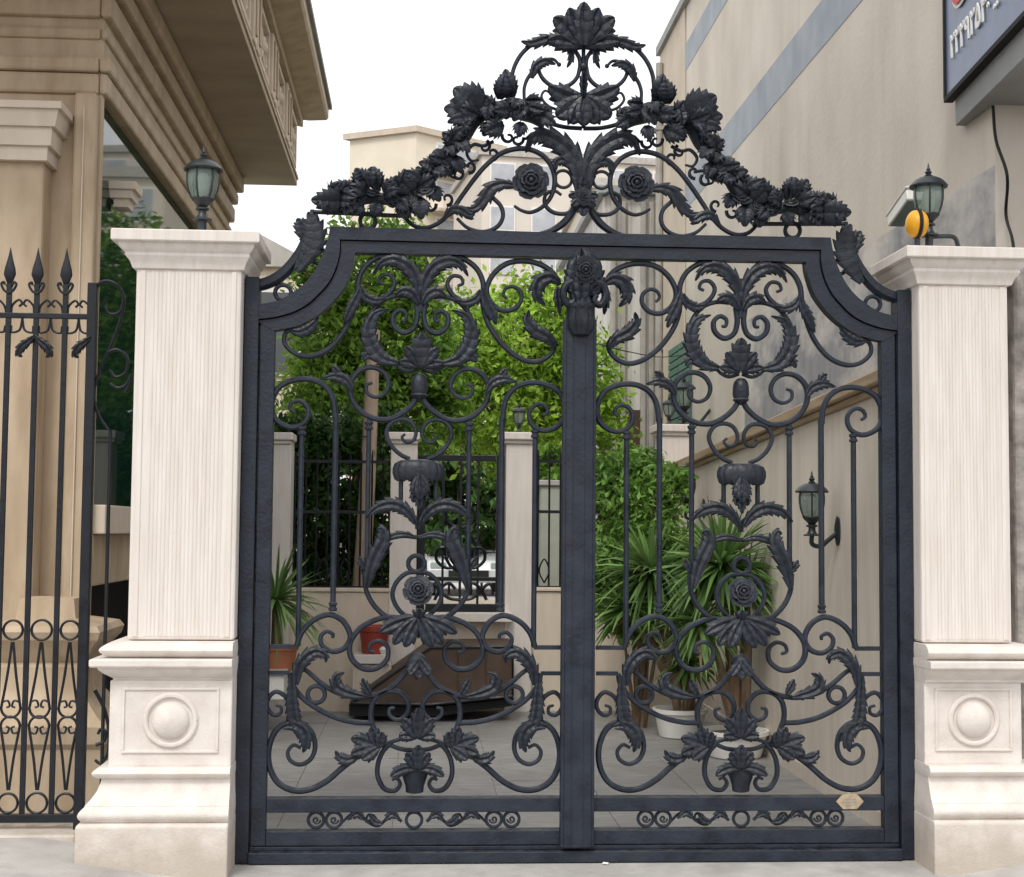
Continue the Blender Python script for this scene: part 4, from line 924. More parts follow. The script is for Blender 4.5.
fl = GX(905, 208, XF - .12); t = thing('floodlight', 'white box floodlight fixed to the rendered building behind the lantern', 'floodlight', fl)
q = MB().box(-.055, .055, -.2, .2, -.04, .035).merge(MB().box(-.062, .062, -.215, .215, .0355, .052)); M4 = Matrix.Rotation(R(-14), 3, 'X')
q.xf(lambda p: fl + np.array(M4 @ Vector(p))).build('housing', WHITE, t, False, .012)
MB().box(-.045, .045, -.18, .18, -.047, -.041).xf(lambda p: fl + np.array(M4 @ Vector(p))).build('lens', GLASS, t, False)
MB().tube([fl + np.array([.05, 0, 0]), fl + np.array([.125, 0, -.05])], .018, 8).build('bracket', SLAB, t)

# wall lanterns
def wall_lantern(px, py, label, s, hpx):
    x = XW - .16; p = GX(px, py, x); t = thing('wall_lantern', label, 'lantern', p, 'carriage lanterns')
    lantern_parts(t, p, s)
    MB().tube(crom([p + np.array([0, 0, .01]), p + np.array([0, 0, -.045]), p + np.array([.05, 0, -.06]), p + np.array([.10, 0, -.02]), p + np.array([.15, 0, .02])], 5), .014, 8).build('arm', LAMPM, t)
    MB().lathe([(.05, 0), (.055, .012), (.03, .022)], (0, 0, 0), 20, .75, 1.6).xf(lambda q: np.array([XW - q[2], p[1] + q[0], p[2] + .03 + q[1]])).build('wall_plate', LAMPM, t)
wall_lantern(812, 536, 'black wall lantern on bare garden wall stone, the one nearest the gate', .98, 0)
wall_lantern(686, 512, 'wall lantern farther along the garden wall, half behind the yucca blades', 1.1, 0)

# ------------------------------------------------------------------ back of the courtyard
RY = 5.6
def P3(px, py, y=RY): return G(px, py, y)
def bx(px0, px1, py0, py1, y0, y1):     # box whose front face (y0) spans the measured rectangle
    pm = (px0 + px1) / 2, (py0 + py1) / 2
    return MB().box(G(px0, pm[1], y0)[0], G(px1, pm[1], y0)[0], y0, y1, G(pm[0], py1, y0)[2], G(pm[0], py0, y0)[2])
def wallthing(mb, name, label, cat, m_, bev=.008):
    o = mb.build(name, m_, None, False, bev); return tag(o, label, cat)
lw = thing('boundary_wall', 'low cream boundary wall under the inner railings at the back of the yard', 'wall', P3(320, 700))
bx(225, 389, 592, 730, RY, RY + .25).build('wall_face', CREAM, lw, False, .006)
bx(225, 389, 588, 591.6, RY - .02, RY + .27).build('wall_coping', CREAM, lw, False, .006)
lw2 = thing('boundary_wall', 'low cream boundary wall between the inner gateway and the bushes', 'wall', P3(570, 700))
bx(506, 690, 592, 730, RY + .05, RY + .25).build('wall_face', CREAM, lw2, False, .006)
bx(536, 690, 588, 591.6, RY + .03, RY + .27).build('wall_coping', CREAM, lw2, False, .006)
st = thing('doorstep', 'pale stone landing and steps below the inner iron gate', 'steps', P3(470, 690))
bx(389.5, 505.5, 613, 730, RY + .01, RY + 2.5).build('landing', CREAM, st, False, .008)
bx(420, 512, 613, 622, RY - .12, RY + .009).build('nosing', STONE, st, False, .006)
bx(354, 389, 655, 664, RY - .35, RY - .021).build('ledge', STONE, st, False, .006)
bx(352, 391, 664.5, 730, RY - .3, RY - .021).build('ledge_wall', CREAM, st, False, .006)
# planter block near the left
pb = thing('planter_box', 'pale square planter block in front of the boundary wall', 'planter', P3(272, 690, 4.6))
bx(240, 284, 676, 700, 4.2, 4.7).build('planter_body', WHITE, pb, False, .01)
bx(238, 286, 671, 675.5, 4.17, 4.73).build('planter_rim', STONE, pb, False, .01)
def inner_pillar(px0, px1, ptop, label, y=RY - .02, d=.3):
    t = thing('courtyard_pillar', label, 'pillar', P3((px0 + px1) / 2, 600, y), 'courtyard pillars')
    bx(px0, px1, ptop + 12, 730, y, y + d).build('shaft', STONE, t, False, .008)
    a = bx(px0 - 2, px1 + 2, ptop + 8, ptop + 11.6, y - .02, y + d + .02); a.build('neck_moulding', STONE, t, False, .006)
    bx(px0 - 4, px1 + 4, ptop, ptop + 7.6, y - .05, y + d + .05).build('cap', STONE, t, False, .01); return t
inner_pillar(389, 416, 432, 'cream courtyard pillar between the inner railings and the inner gate')
inner_pillar(505, 532, 432, 'cream courtyard pillar carrying a lantern beside the inner gate')
inner_pillar(240, 289, 432, 'cream courtyard pillar next to the potted palm', RY - .3)
inner_pillar(660, 692, 424, 'peach courtyard pillar with a lantern by the end of the garden wall', 6.9)
p = G(519, 432, RY + .12); lantern('small lantern on the courtyard pillar in front of the bright tree', p, .62 * 1.1)
p = G(669, 424, 7.0); lantern('small lantern on the peach courtyard pillar', p, .75)
p = GX(684, 420, XF - .3); t = lantern('lantern bracketed to the rendered building above the garden wall', p, 1.35)
MB().tube(crom([p + np.array([0, 0, .01]), p + np.array([0, 0, -.06]), p + np.array([.15, 0, -.05]), p + np.array([.3, 0, .12])], 5), .018, 8).build('arm', LAMPM, t)
# inner railings
def inner_rail(px0, px1, ptop, pbot, n, label, y):
    t = thing('inner_railing', label, 'fence', P3((px0 + px1) / 2, pbot, y))
    for a in (ptop + 2, (ptop * .6 + pbot * .4), pbot - 3): bx(px0, px1, a, a + 3, y, y + .025).build('rail', BLACKIRON, t, False)
    for k in range(n):
        px = px0 + (px1 - px0) * (k + .5) / n; a = P3(px, ptop - 8, y); b = P3(px, pbot, y)
        MB().tube([(a[0], y + .012, b[2]), (a[0], y + .012, a[2] - .05), (a[0], y + .012, a[2])], [.01, .01, .002], 6).build('picket', BLACKIRON, t)
    for k in range(n // 2):
        px = px0 + (px1 - px0) * (k + .5) / (n / 2)
        MB().tube(crom(w3([(px, pbot - 6), (px - 5, pbot - 18), (px, pbot - 30), (px + 5, pbot - 18), (px, pbot - 6)], y - .008), 5), .008, 6).build('loop', BLACKIRON, t)
    return t
inner_rail(290, 389, 458, 589, 9, 'black inner railings between two courtyard pillars, dark hedge behind', RY + .1)
inner_rail(533, 600, 458, 589, 6, 'black inner railings between the lantern pillar and the bushes', RY + .12)
ig = thing('inner_gate', 'black ironwork inner gate between two courtyard pillars', 'gate', P3(460, 612))
yg = RY + .1
fr = bx(417, 425, 455, 612, yg, yg + .05).merge(bx(496, 504, 455, 612, yg, yg + .05)).merge(bx(425.2, 495.8, 455, 461, yg, yg + .05)).merge(bx(425.2, 495.8, 604, 612, yg, yg + .05)).merge(bx(425.2, 495.8, 577, 581, yg, yg + .04))
fr.build('gate_frame', BLACKIRON, ig, False, .004)
for px in (443, 460.5, 478): bx(px - 1.2, px + 1.2, 461.5, 604, yg + .01, yg + .03).build('bar', BLACKIRON, ig, False)
def ysc(P, r=.016): return MB().tube(crom(w3(P, yg), 5), r, 6)
for s in (-1, 1):
    f = lambda L: [(460.5 + s * a, b) for a, b in L]
    for L in ([(0, 572), (10, 566), (16, 552), (12, 538), (3, 530)], [(2, 566), (14, 568), (24, 560), (22, 549), (13, 548), (12, 556), (17, 557)], [(2, 528), (12, 522), (14, 512), (6, 506), (2, 512)], [(0, 600), (12, 598), (20, 590), (12, 583), (5, 589)], [(26, 600), (22, 590), (29, 584), (34, 592)]):
        ysc(f(L)).build('scroll', BLACKIRON, ig)
    leaf(f([(1, 570), (8, 560), (9, 548), (4, 538)]), 6, 5, 3, yg - .03).build('acanthus_leaf', BLACKIRON, ig)
# brown ramp
rp = thing('vehicle_ramp', 'brown steel ramp sloping up to the landing', 'ramp', P3(440, 700, RY - .5))
yr = RY - .75
def pr_(L, y0, y1):
    a = [G(p[0], p[1], y0) for p in L]; n = len(a)
    return MB().add([tuple(p) for p in a] + [(p[0], y1, p[2]) for p in a], [tuple(range(n - 1, -1, -1)), tuple(range(n, 2 * n))] + [(i, (i + 1) % n, (i + 1) % n + n, i + n) for i in range(n)])
pr_([(349, 704), (430, 646), (514, 645), (514, 697), (430, 706)], yr, RY - .02).build('ramp_plate', RUST, rp, False, .004)
ed = w3([(351, 703), (430, 647.5), (512.5, 646.5), (512.5, 696), (430, 704.5), (351, 703)], yr - .004)
MB().tube(ed, .014, 6).build('ramp_frame', BLACKIRON, rp)
for f_ in (.33, .66): MB().tube(w3([(430 + 84 * f_, 648), (430 + 84 * f_, 704 - 8 * f_)], yr - .003), .008, 6).build('ramp_rib', RUST, rp)
pr_([(349, 705), (430, 707.5), (514, 698.5), (512, 706), (440, 716), (349, 716)], yr + .05, RY - .02).build('ramp_under_shade', DARK, rp, False)  # near-black block painted in as the shade beneath the ramp
# red pot
p = G(374, 655, RY - .2); t = thing('flower_pot', 'small red flower pot on the pale ledge by the ramp', 'flower pot', p)
MB().lathe([(.085, 0), (.1, .02), (.125, .2), (.14, .205), (.142, .245), (.125, .25), (.115, .21)], p, 20).build('pot_body', RED, t)
MB().lathe([(.11, .2), (.05, .215)], p, 12).build('soil', DIRT, t)
p2 = G(384, 655, RY - .25); tag(MB().lathe([(.03, 0), (.05, .03), (.06, .05), (.045, .07), (.02, .075)], p2, 14).build('white_bowl', WHITE, None, loc=p2), 'tiny white bowl beside the red flower pot', 'bowl')

# ------------------------------------------------------------------ plants
def cards(P, S, nrm=None, fold=.25, asp=.5, jit=1.):
    """leaf-sized diamond faces at points P with sizes S -> (verts, faces)"""
    n = len(P); d = rng.normal(size=(n, 3)); d[:, 2] -= .25; d /= np.linalg.norm(d, axis=1)[:, None]
    q = rng.normal(size=(n, 3)); q[:, 2] += .9
    if nrm is not None: q += nrm
    s = np.cross(d, q); s /= np.linalg.norm(s, axis=1)[:, None] + 1e-9; u = np.cross(s, d)
    S = S[:, None]; a = P; b = P + d * S * .5 + s * S * asp * .5 + u * S * fold * .3; c = P + d * S; e = P + d * S * .5 - s * S * asp * .5 + u * S * fold * .3
    V = np.stack([a, b, c, e], 1).reshape(-1, 3); F_ = np.arange(n * 4).reshape(-1, 4)
    return V, F_
def leafobj(name, V, F_, m_, parent):
    me = bpy.data.meshes.new(name); V = V - rootloc(parent); me.from_pydata(V.tolist(), [], F_.tolist()); me.materials.append(m_); me.update()
    o = bpy.data.objects.new(name, me); col.objects.link(o); o.parent = parent; return o
def blobs(bl, n, size, shell=.55, clump=.25):
    """points spread in clumps through ellipsoid blobs [(x, y, z, rx, ry, rz)]"""
    vol = np.array([b[3] * b[4] * b[5] for b in bl]) ** .8; cnt = (n * vol / vol.sum()).astype(int); out = []
    for b, k in zip(bl, cnt):
        nc = max(6, k // 45); d = rng.normal(size=(nc, 3)); d /= np.linalg.norm(d, axis=1)[:, None]
        rad = shell + (1.02 - shell) * rng.random(nc) ** .6
        cc = d * rad[:, None]; w = rng.integers(0, nc, k)
        p = cc[w] + rng.normal(size=(k, 3)) * clump * rng.uniform(.5, 1., (nc, 1))[w]
        out.append(np.array(b[:3]) + p * np.array(b[3:]))
    P = np.concatenate(out); return P, size * rng.uniform(.6, 1.3, len(P))
def tree(name, label, cat, base, bl, n, size, m_, trunk_r, lean=(0, 0), limbs=5, group=None, bark=BARK):
    t = thing(name, label, cat, base, group)
    top = np.array([np.mean([b[0] for b in bl]) + lean[0], np.mean([b[1] for b in bl]), np.max([b[2] for b in bl])])
    b0 = np.array(base, float); mid = (b0 + top) / 2 + np.array([rng.normal() * .1, 0, 0])
    tr = MB().tube(crom([b0, mid, top], 8), np.linspace(trunk_r, trunk_r * .35, 17), 10)
    for b in bl:
        s = b0 + (top - b0) * rng.uniform(.35, .6); e = np.array(b[:3]); tr.tube(crom([s, (s + e) / 2 + np.array([0, 0, .1 * b[5]]), e], 5), np.linspace(trunk_r * .5, trunk_r * .12, 11), 7)
        for k in range(limbs):
            e2 = e + rng.normal(size=3) * np.array(b[3:]) * .55; tr.tube(crom([(s + e) / 2, (e + e2) / 2, e2], 4), np.linspace(trunk_r * .22, .008, 9), 5)
    tr.build('trunk', bark, t)
    P, S = blobs(bl, n, size); V, F_ = cards(P, S); leafobj('crown', V, F_, m_, t); return t
def blob(px, py, rpx, y, ry=None, fz=1.):
    c = G(px, py, y); k = (y + D) / F; return (c[0], c[1], c[2], rpx * k, (ry or rpx * k * .8), rpx * k * fz)
tree('leafy_tree', 'bright green leafy tree behind the inner gate', 'tree', (G(505, 600, 11)[0], 11, .2), [blob(520, 345, 62, 11), blob(572, 385, 52, 11.3), blob(455, 365, 55, 11), blob(490, 415, 55, 10.6), blob(555, 430, 60, 11), blob(545, 310, 36, 11)], 22000, .105, LEAFB, .13)
tree('leafy_tree', 'darker leafy tree leaning over the inner railings', 'tree', (G(375, 600, 9.5)[0] , 9.5, .2), [blob(372, 285, 62, 9.6), blob(330, 345, 50, 9.4), blob(395, 350, 55, 9.5), blob(345, 410, 58, 9.2), blob(420, 405, 45, 9.4), blob(318, 290, 26, 9.4)], 21000, .105, LEAFH, .12)
def hedge(label, px0, px1, py0, py1, y, n, m_, name='hedge', size=.13, ry=.35):
    bl = []
    a = G(px0, py1, y); b = G(px1, py0, y); nb = max(3, int((b[0] - a[0]) / .45))
    for i in range(nb):
        for j in range(3):
            bl.append((a[0] + (b[0] - a[0]) * (i + .5) / nb + rng.normal() * .05, y + rng.normal() * .08, a[2] + (b[2] - a[2]) * (j + .5) / 3, (b[0] - a[0]) / nb * .75, ry, (b[2] - a[2]) / 6 * 1.35))
    t = thing(name, label, 'hedge', ((a[0] + b[0]) / 2, y, .2))
    P, S = blobs(bl, n, size, .3); V, F_ = cards(P, S); leafobj('foliage', V, F_, m_, t)
    st_ = MB()
    for i in range(nb * 2):
        x = a[0] + (b[0] - a[0]) * (i + .5) / nb / 2; st_.tube(crom([(x, y, .2), (x + rng.normal() * .05, y, (a[2] + b[2]) / 2), (x + rng.normal() * .12, y, b[2] - .1)], 5), np.linspace(.03, .008, 11), 6)
    st_.build('woody_stem', BARK, t); return t
hedge('dark clipped hedge behind the black inner railings', 255, 400, 425, 600, 7.2, 16000, LEAFD, size=.095)
hedge('deep green hedge seen above the car through the inner gate', 400, 640, 430, 545, 23, 9000, LEAFD, size=.28, ry=.8)
hedge('green hedge behind the pale concrete post by the bushes', 520, 650, 455, 600, 8.6, 5000, LEAFH, size=.13)
# leaning weathered pole
pa, pb2 = G(361, 592, 6.6), G(374, 330, 6.6)
tag(MB().tube(crom([pa, (pa + pb2) / 2 + np.array([.01, 0, 0]), pb2], 6), np.linspace(.085, .06, 13), 12).build('wooden_pole', POLE, None, loc=pa), 'weathered wooden pole leaning behind the inner railings', 'pole')
# concrete post right of the inner gate
cp = thing('concrete_post', 'pale greenish concrete gatepost beyond the inner railings', 'post', P3(552, 610, 7.2))
bx(540, 568, 486, 640, 7.2, 7.5).build('shaft', mat('mossy_concrete', (.38, .41, .35), .85, 0, .12, 5, bump=.2), cp, False, .01)
bx(537, 571, 480, 485.6, 7.17, 7.53).build('cap', CONC, cp, False, .01)
# bush by the garden wall
bs = thing('leafy_bush', 'fine-leaved green bush left of the yucca, filling the yard corner', 'bush', (G(640, 700, 4.6)[0], 4.6, 0))
P, S = blobs([blob(640, 500, 42, 4.7), blob(615, 560, 40, 4.6), blob(655, 555, 42, 4.5), blob(630, 475, 30, 4.8), blob(668, 478, 22, 4.8), blob(625, 610, 30, 4.5), blob(605, 480, 22, 4.9)], 8500, .085, .3)
V, F_ = cards(P, S, asp=.38); leafobj('foliage', V, F_, LEAFF, bs)
st_ = MB(); b0 = np.array([G(640, 700, 4.6)[0], 4.6, 0.])
for k in range(14):
    e = P[rng.integers(0, len(P))]; st_.tube(crom([b0 + rng.normal(size=3) * .03 * np.array([1, 1, 0]), (b0 + e) / 2 + rng.normal(size=3) * .05, e], 5), np.linspace(.022, .005, 11), 6)
st_.build('woody_stem', BARK, bs)
def blades(c, n, L, w, m_, parent, name='blades', up=.35, droop=.55, seed=0):
    r2 = np.random.default_rng(seed); mb = MB(); c = np.array(c)
    for k in range(n):
        az = r2.uniform(0, 2 * math.pi); el = math.asin(min(1, max(-.75, r2.uniform(-.55, 1.0)))) 
        l = L * r2.uniform(.65, 1.1); d = np.array([math.cos(az) * math.cos(el), math.sin(az) * math.cos(el), math.sin(el)])
        s = np.cross(d, (0, 0, 1.)); s /= np.linalg.norm(s) + 1e-6; s = s * math.cos(.5) + np.cross(s, d) * r2.uniform(-.5, .5)
        dr = droop * r2.uniform(.2, 1.2) * (1.1 - abs(el) / 1.6)
        pts = [c + d * l * t + np.array([0, 0, -dr * l * t ** 2.2]) for t in (0.03, .3, .6, .85, 1)]
        ws = np.array([.5, 1, .85, .45, .02]) * w * .5; vs = []
        for p, ww in zip(pts, ws): vs += [p - s * ww, p + np.array([0, 0, -ww * .35]), p + s * ww]
        mb.add(vs, [(i * 3 + j, i * 3 + j + 1, i * 3 + j + 4, i * 3 + j + 3) for i in range(4) for j in range(2)])
    return mb.build(name, m_, parent)
def yucca(label, heads, base, seed):
    t = thing('yucca_plant', label, 'plant', base)
    for i, (c, n, L) in enumerate(heads):
        c = np.array(c); b0 = np.array(base) + np.array([.03 * i, .02 * i, .0])
        MB().tube(crom([b0, b0 * .4 + c * .6 + np.array([0.02, 0, 0]), c], 6), np.linspace(.05, .035, 13), 10).build('trunk', BARK, t)
        blades(c, n, L, .038, LEAFY, t, 'leaf_rosette', seed=seed + i)
        blades(c - np.array([0, 0, .06]), 14, L * .6, .03, DRYL, t, 'dry_leaf_skirt', droop=1.5, seed=seed + 50 + i)
def pot(label, c, r, h, m_, group=None, nm='plant_pot'):
    t = thing(nm, label, 'pot', c, group)
    MB().lathe([(r * .7, 0), (r * .8, .01), (r * .97, h * .8), (r * 1.06, h * .86), (r * 1.06, h), (r * .96, h), (r * .9, h * .82)], c, 28, cap=False).build('pot_body', m_, t)
    MB().lathe([(r * .92, h * .84), (r * .4, h * .9), (.01, h * .9)], c, 20).build('soil', DIRT, t)
def ground(px, py): d = ray(px, py); tt = -EYE / d[2]; return CAMP + d * tt
q1 = ground(735, 757); q2 = ground(680, 737)
pot('white round pot holding the tall yucca by the garden wall', q1, .225, .19, WHITE)
pot('white round pot set a little behind, holding the shorter yucca', q2, .20, .22, WHITE)
q1t, q2t = q1 + np.array([0, 0, .16]), q2 + np.array([0, 0, .18])
yucca('tall many-bladed yucca with a brown trunk in a white pot', [(G(722, 566, q1[1]), 280, .55), (G(700, 622, q1[1] - .1), 150, .38), (G(744, 590, q1[1] + .1), 110, .45)], q1t, 3)
yucca('shorter yucca with low blades near the meeting post', [(G(652, 572, q2[1]), 200, .55), (G(690, 662, q2[1] - .05), 120, .3), (G(630, 610, q2[1] + .1), 130, .42), (G(672, 610, q2[1] - .1), 120, .4)], q2t, 9)
pp_ = ground(278, 705); pc_ = np.array([G(276, 668, 4.4)[0], 4.45, G(276, 672, 4.4)[2]])
pot('terracotta pot on the planter block under the potted palm', pc_, .16, .2, TERRA)
t = thing('potted_palm', 'strap-leaved palm growing from the terracotta pot', 'plant', pc_ + np.array([0, 0, .17]))
blades(G(276, 600, 4.45), 130, .52, .032, LEAFY, t, 'fronds', seed=31); MB().tube([pc_ + np.array([0, 0, .15]), G(276, 602, 4.45)], [.05, .03], 8).build('trunk', BARK, t)

# ------------------------------------------------------------------ beyond: car, houses, apartment blocks
def car(c, label):
    t = thing('parked_car', label, 'car', c, None); x, y, z = c
    def side(prof, hw, m_, nm, par):   # profile in (y, z) extruded over x, sides slightly drawn in
        n = len(prof); v = [(x - hw, y + a, z + b) for a, b in prof] + [(x + hw, y + a, z + b) for a, b in prof]
        return MB().add(v, [tuple(range(n)), tuple(range(2 * n - 1, n - 1, -1))] + [(i, i + n, (i + 1) % n + n, (i + 1) % n) for i in range(n)]).build(nm, m_, par, True, .05, ang=25)
    b = side([(-2.05, .3), (-2.1, .55), (-2.0, .74), (-1.2, .88), (1.5, .92), (2.0, .85), (2.05, .5), (2.0, .3)], .82, CARW, 'body', t)
    v = []
    for yy, zz, hw in ((-1.15, .9, .74), (-.35, 1.36, .6), (.9, 1.38, .6), (1.7, .95, .72)): v += [(x - hw, y + yy, z + zz), (x + hw, y + yy, z + zz)]
    MB().add(v, [(0, 1, 3, 2), (2, 3, 5, 4), (4, 5, 7, 6), (0, 2, 4, 6), (1, 7, 5, 3)]).build('cabin', CARW, t, True, .04, ang=25)
    def lerp(i, j, s): return np.array(v[i]) * (1 - s) + np.array(v[j]) * s
    def pane(i, j, k, l, off, nm):
        q = [np.array(v[a]) for a in (i, j, k, l)]; cc = sum(q) / 4; q = [cc + (p_ - cc) * .86 + np.array(off) for p_ in q]
        MB().add(q, [(0, 1, 2, 3)]).build(nm, WIN, t, False)
    pane(0, 1, 3, 2, (0, -.012, .012), 'windscreen'); pane(0, 2, 4, 6, (-.015, 0, .0), 'side_window'); pane(1, 7, 5, 3, (.015, 0, 0), 'side_window')
    for sx in (-1, 1):
        for yy in (-1.3, 1.25):
            MB().lathe([(.31, -.1), (.33, -.08), (.33, .08), (.31, .1)], (0, 0, 0), 20).xf(lambda p: np.array([x + sx * .74 + p[2], y + yy + p[0], z + .32 + p[1]])).build('wheel', TYRE, t)
        MB().box(x + sx * .6 - .16, x + sx * .6 + .16, y - 2.11, y - 2.0, z + .58, z + .7).build('headlight', GLASS, t, False, .02)
    MB().box(x - .4, x + .4, y - 2.12, y - 2.05, z + .4, z + .55).build('grille', DARK, t, False, .01)
car((G(466, 560, 23.5)[0], 24, .2), 'white car parked in the back street seen through the inner gate')

def block(name, label, c, w, d, h, rot, mw, floors, cols, win=(.55, .5), roofm=ROOFG, mside=None, balc=False):
    """apartment block with real window openings laid out on the two faces that turn to the gate"""
    t = thing(name, label, 'building', c); M = Matrix.Rotation(R(rot), 3, 'Z'); X = lambda p: np.array(c) + np.array(M @ Vector(p))
    MB().box(-w / 2, w / 2, 0, d, 0, h).xf(X).build('wall', mw, t, False)
    MB().box(-w / 2 - .25, w / 2 + .25, -.25, d + .25, h + .01, h + .5).xf(X).build('roof', roofm, t, False)
    fh = h / floors
    for f in range(floors):
        for k in range(cols):
            x0 = -w / 2 + w * (k + .5) / cols; z0 = fh * f + fh * .32; ww = w / cols * win[0] / 2; hh = fh * win[1]
            fr = MB().box(x0 - ww - .1, x0 + ww + .1, -.12, -.01, z0 - .1, z0 + hh + .1).xf(X).build('window', WHITE, t, False)
            MB().box(x0 - ww, x0 + ww, -.14, -.121, z0, z0 + hh).xf(X).build('pane', WINF, fr, False)
        if balc:
            for sd in (1,):
                y0 = d * .12; MB().box(w / 2 + .01, w / 2 + 1.5, y0, y0 + d * .5, fh * f + .1, fh * f + 1.2).xf(X).build('balcony', APT2, t, False)
                MB().box(w / 2 + .011, w / 2 + .1, y0 + .3, y0 + d * .45, fh * f + 1.3, fh * f + fh * .9).xf(X).build('balcony_door', WIN, t, False)
    return t
YA = 110
pA = G(414, 300, YA); hA = G(414, 130, YA)[2] - .2
# main block: corner towards the gate; plain cream flank and a shaded face with balconies
tA = thing('apartment_block', 'cream apartment block with a plain flank and stacked corner balconies', 'building', (pA[0], YA, .2))
wA = (G(414, 300, YA)[0] - G(350, 300, YA)[0]); rA = R(-28)
cA = np.array([pA[0], YA, 0.]); uL = np.array([-math.cos(rA), math.sin(-rA), 0]) ; uR = np.array([math.sin(-rA), math.cos(rA), 0])
uL = np.array([-.88, .47, 0]); uR = np.array([.80, .6, 0])
LL_, LR_ = wA / .88 * 1.07, 9.
def aslab(a0, a1, b0, b1, z0, z1):
    v = [(*(cA + uL * a + uR * b)[:2], z) for z in (z0, z1) for a, b in ((a0, b0), (a1, b0), (a1, b1), (a0, b1))]
    return MB().add(v, [(0, 1, 2, 3), (7, 6, 5, 4), (0, 4, 5, 1), (1, 5, 6, 2), (2, 6, 7, 3), (3, 7, 4, 0)])
aslab(0, LL_, 0, LR_, .0, hA).build('wall', APT, tA, False)
aslab(-.4, LL_ + .3, -.4, LR_ + .3, hA + .01, hA + .5).build('roof', APT2, tA, False)
for f in range(12):
    z0 = hA - 3.1 * (f + 1)
    bb = aslab(-1.5, -.01, 1.2, LR_ - .6, z0, z0 + 1.1).build('balcony', APT, tA, False)
    ww_ = aslab(-.06, -.011, 2., LR_ - 2, z0 + 1.15, z0 + 2.7).build('window', WHITE, tA, False)
    aslab(-.09, -.061, 2.2, LR_ - 2.2, z0 + 1.3, z0 + 2.5).build('pane', WINF, ww_, False)
    aslab(-1.6, -.01, .8, LR_ - .3, z0 - .25, z0 - .01).build('balcony_slab', APT2, tA, False)
pB = G(535, 300, 95); hB = G(520, 160, 95)[2]
block('apartment_block', 'pinkish apartment block with rows of white-framed windows behind the cresting', (pB[0] + 3.5, 95, 0), 15, 12, hB, 8, APTW, 9, 5)
pC = G(630, 300, 60)
block('apartment_block', 'buff apartment block glimpsed between the rose scrolls and the beige building', (pC[0] + 1.0, 60, 0), 6, 10, G(630, 190, 60)[2], 0, APT, 6, 3)
# small neighbour behind the pillar
nh = thing('neighbour_house', 'pale neighbouring house with a shallow grey roof above the pillar cap', 'house', (G(285, 400, 13)[0], 13, .2))
a_, b2, zt4 = G(244, 300, 13)[0], G(313, 300, 13)[0], G(285, 268, 13)[2]
MB().box(a_, b2, 13, 19, .2, zt4).build('wall', CREAM, nh, False)
xm = (a_ + b2) / 2 - .25; rz = G(268, 236, 13)[2]
MB().add([(a_ - .1, 12.9, zt4 + .002), (b2 + .12, 12.9, zt4 + .002), (xm, 12.9, rz), (a_ - .1, 19, zt4 + .002), (b2 + .12, 19, zt4 + .002), (xm, 19, rz)], [(0, 1, 2), (5, 4, 3), (0, 2, 5, 3), (1, 4, 5, 2), (0, 3, 4, 1)]).build('roof', ROOFG, nh, False)
wq = MB().box(a_ + .1, b2 - .15, 12.96, 12.999, zt4 - 1.5, zt4 - .3).build('window', WHITE, nh, False)
MB().box(a_ + .15, b2 - .2, 12.94, 12.959, zt4 - 1.45, zt4 - .35).build('pane', WIN, wq, False)
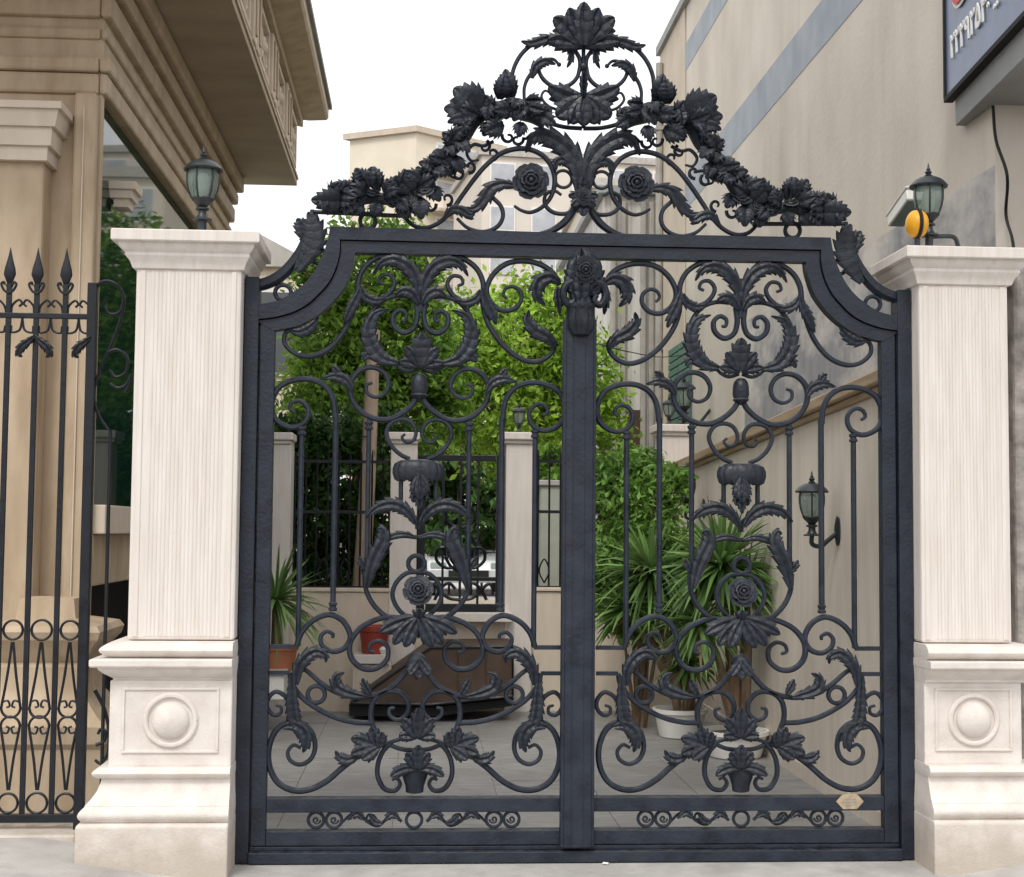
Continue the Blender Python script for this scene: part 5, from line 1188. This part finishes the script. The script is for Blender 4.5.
# pale house behind the bushes
HY = y1f + .3
ph = thing('neighbour_house', 'light grey house front with streaked downpipes behind the meeting post', 'house', (G(625, 400, HY)[0], HY, .2))
a_, b2 = G(604, 300, HY)[0], G(690, 300, HY)[0]; zt5 = G(640, 196, HY)[2]
MB().box(a_, b2, HY, HY + 6, .2, zt5).build('wall', mat('whitewash', (.60, .585, .56), .85, 0, .12, 3, (3, 3, .3), c3=(.36, .34, .31), s3=2, st3=(4, 4, .2)), ph, False)
MB().box(a_ - .1, b2 + .1, HY - .12, HY + 6.1, zt5 + .002, zt5 + .12).build('roof', SLAB, ph, False, .01)
for px in (613, 623, 643, 651): xx = G(px, 300, HY)[0]; MB().tube([(xx, HY - .06, .2), (xx, HY - .06, zt5 - .1)], .045, 8).build('downpipe', PIPE, ph)
MB().box(G(607, 400, HY)[0], G(640, 400, HY)[0], HY - .05, HY - .002, .25, G(620, 410, HY)[2]).build('door', RUST, ph, False)

p = G(605, 862, -.1); p[2] = pavz(p[0]) + .001
tag(MB().add([(p[0] - .016, p[1], p[2]), (p[0] + .012, p[1] - .012, p[2]), (p[0] + .018, p[1] + .008, p[2] + .004), (p[0] - .006, p[1] + .014, p[2] + .006)], [(0, 1, 2, 3)]).build('paper_scrap', WHITE, None, loc=p), 'scrap of white paper lying on the pavement below the gate', 'paper')

# ------------------------------------------------------------------ light
w = bpy.data.worlds.new('World'); scene.world = w; w.use_nodes = True
nt = w.node_tree; bg = nt.nodes['Background']
sky = nt.nodes.new('ShaderNodeTexSky'); sky.sky_type = 'NISHITA'; sky.sun_disc = False
EL, AZ = R(52), R(200)
sky.sun_elevation = EL; sky.sun_rotation = AZ; sky.air_density = 1.; sky.dust_density = 4.; sky.ozone_density = 1.
hs = nt.nodes.new('ShaderNodeHueSaturation'); hs.inputs['Saturation'].default_value = .22
nt.links.new(sky.outputs[0], hs.inputs['Color'])
mx = nt.nodes.new('ShaderNodeMixRGB'); mx.inputs[0].default_value = .65; mx.inputs[2].default_value = (11.6, 11.6, 11.7, 1)   # cloud veil over the clear sky
nt.links.new(hs.outputs[0], mx.inputs[1]); nt.links.new(mx.outputs[0], bg.inputs['Color'])
bg.inputs['Strength'].default_value = .15
sl = bpy.data.lights.new('sun', 'SUN'); sl.energy = 1.5; sl.angle = R(14); sl.color = (1, .95, .88)
so = bpy.data.objects.new('sun', sl); col.objects.link(so)
# direction towards the sun: rotation measured clockwise from +y
sd = Vector((math.sin(AZ) * math.cos(EL), math.cos(AZ) * math.cos(EL), math.sin(EL)))
so.rotation_euler = sd.to_track_quat('Z', 'Y').to_euler()
scene.view_settings.view_transform = 'Standard'; scene.view_settings.look = 'None'; scene.view_settings.exposure = 0
scene.cycles.max_bounces = 6; scene.cycles.transparent_max_bounces = 12
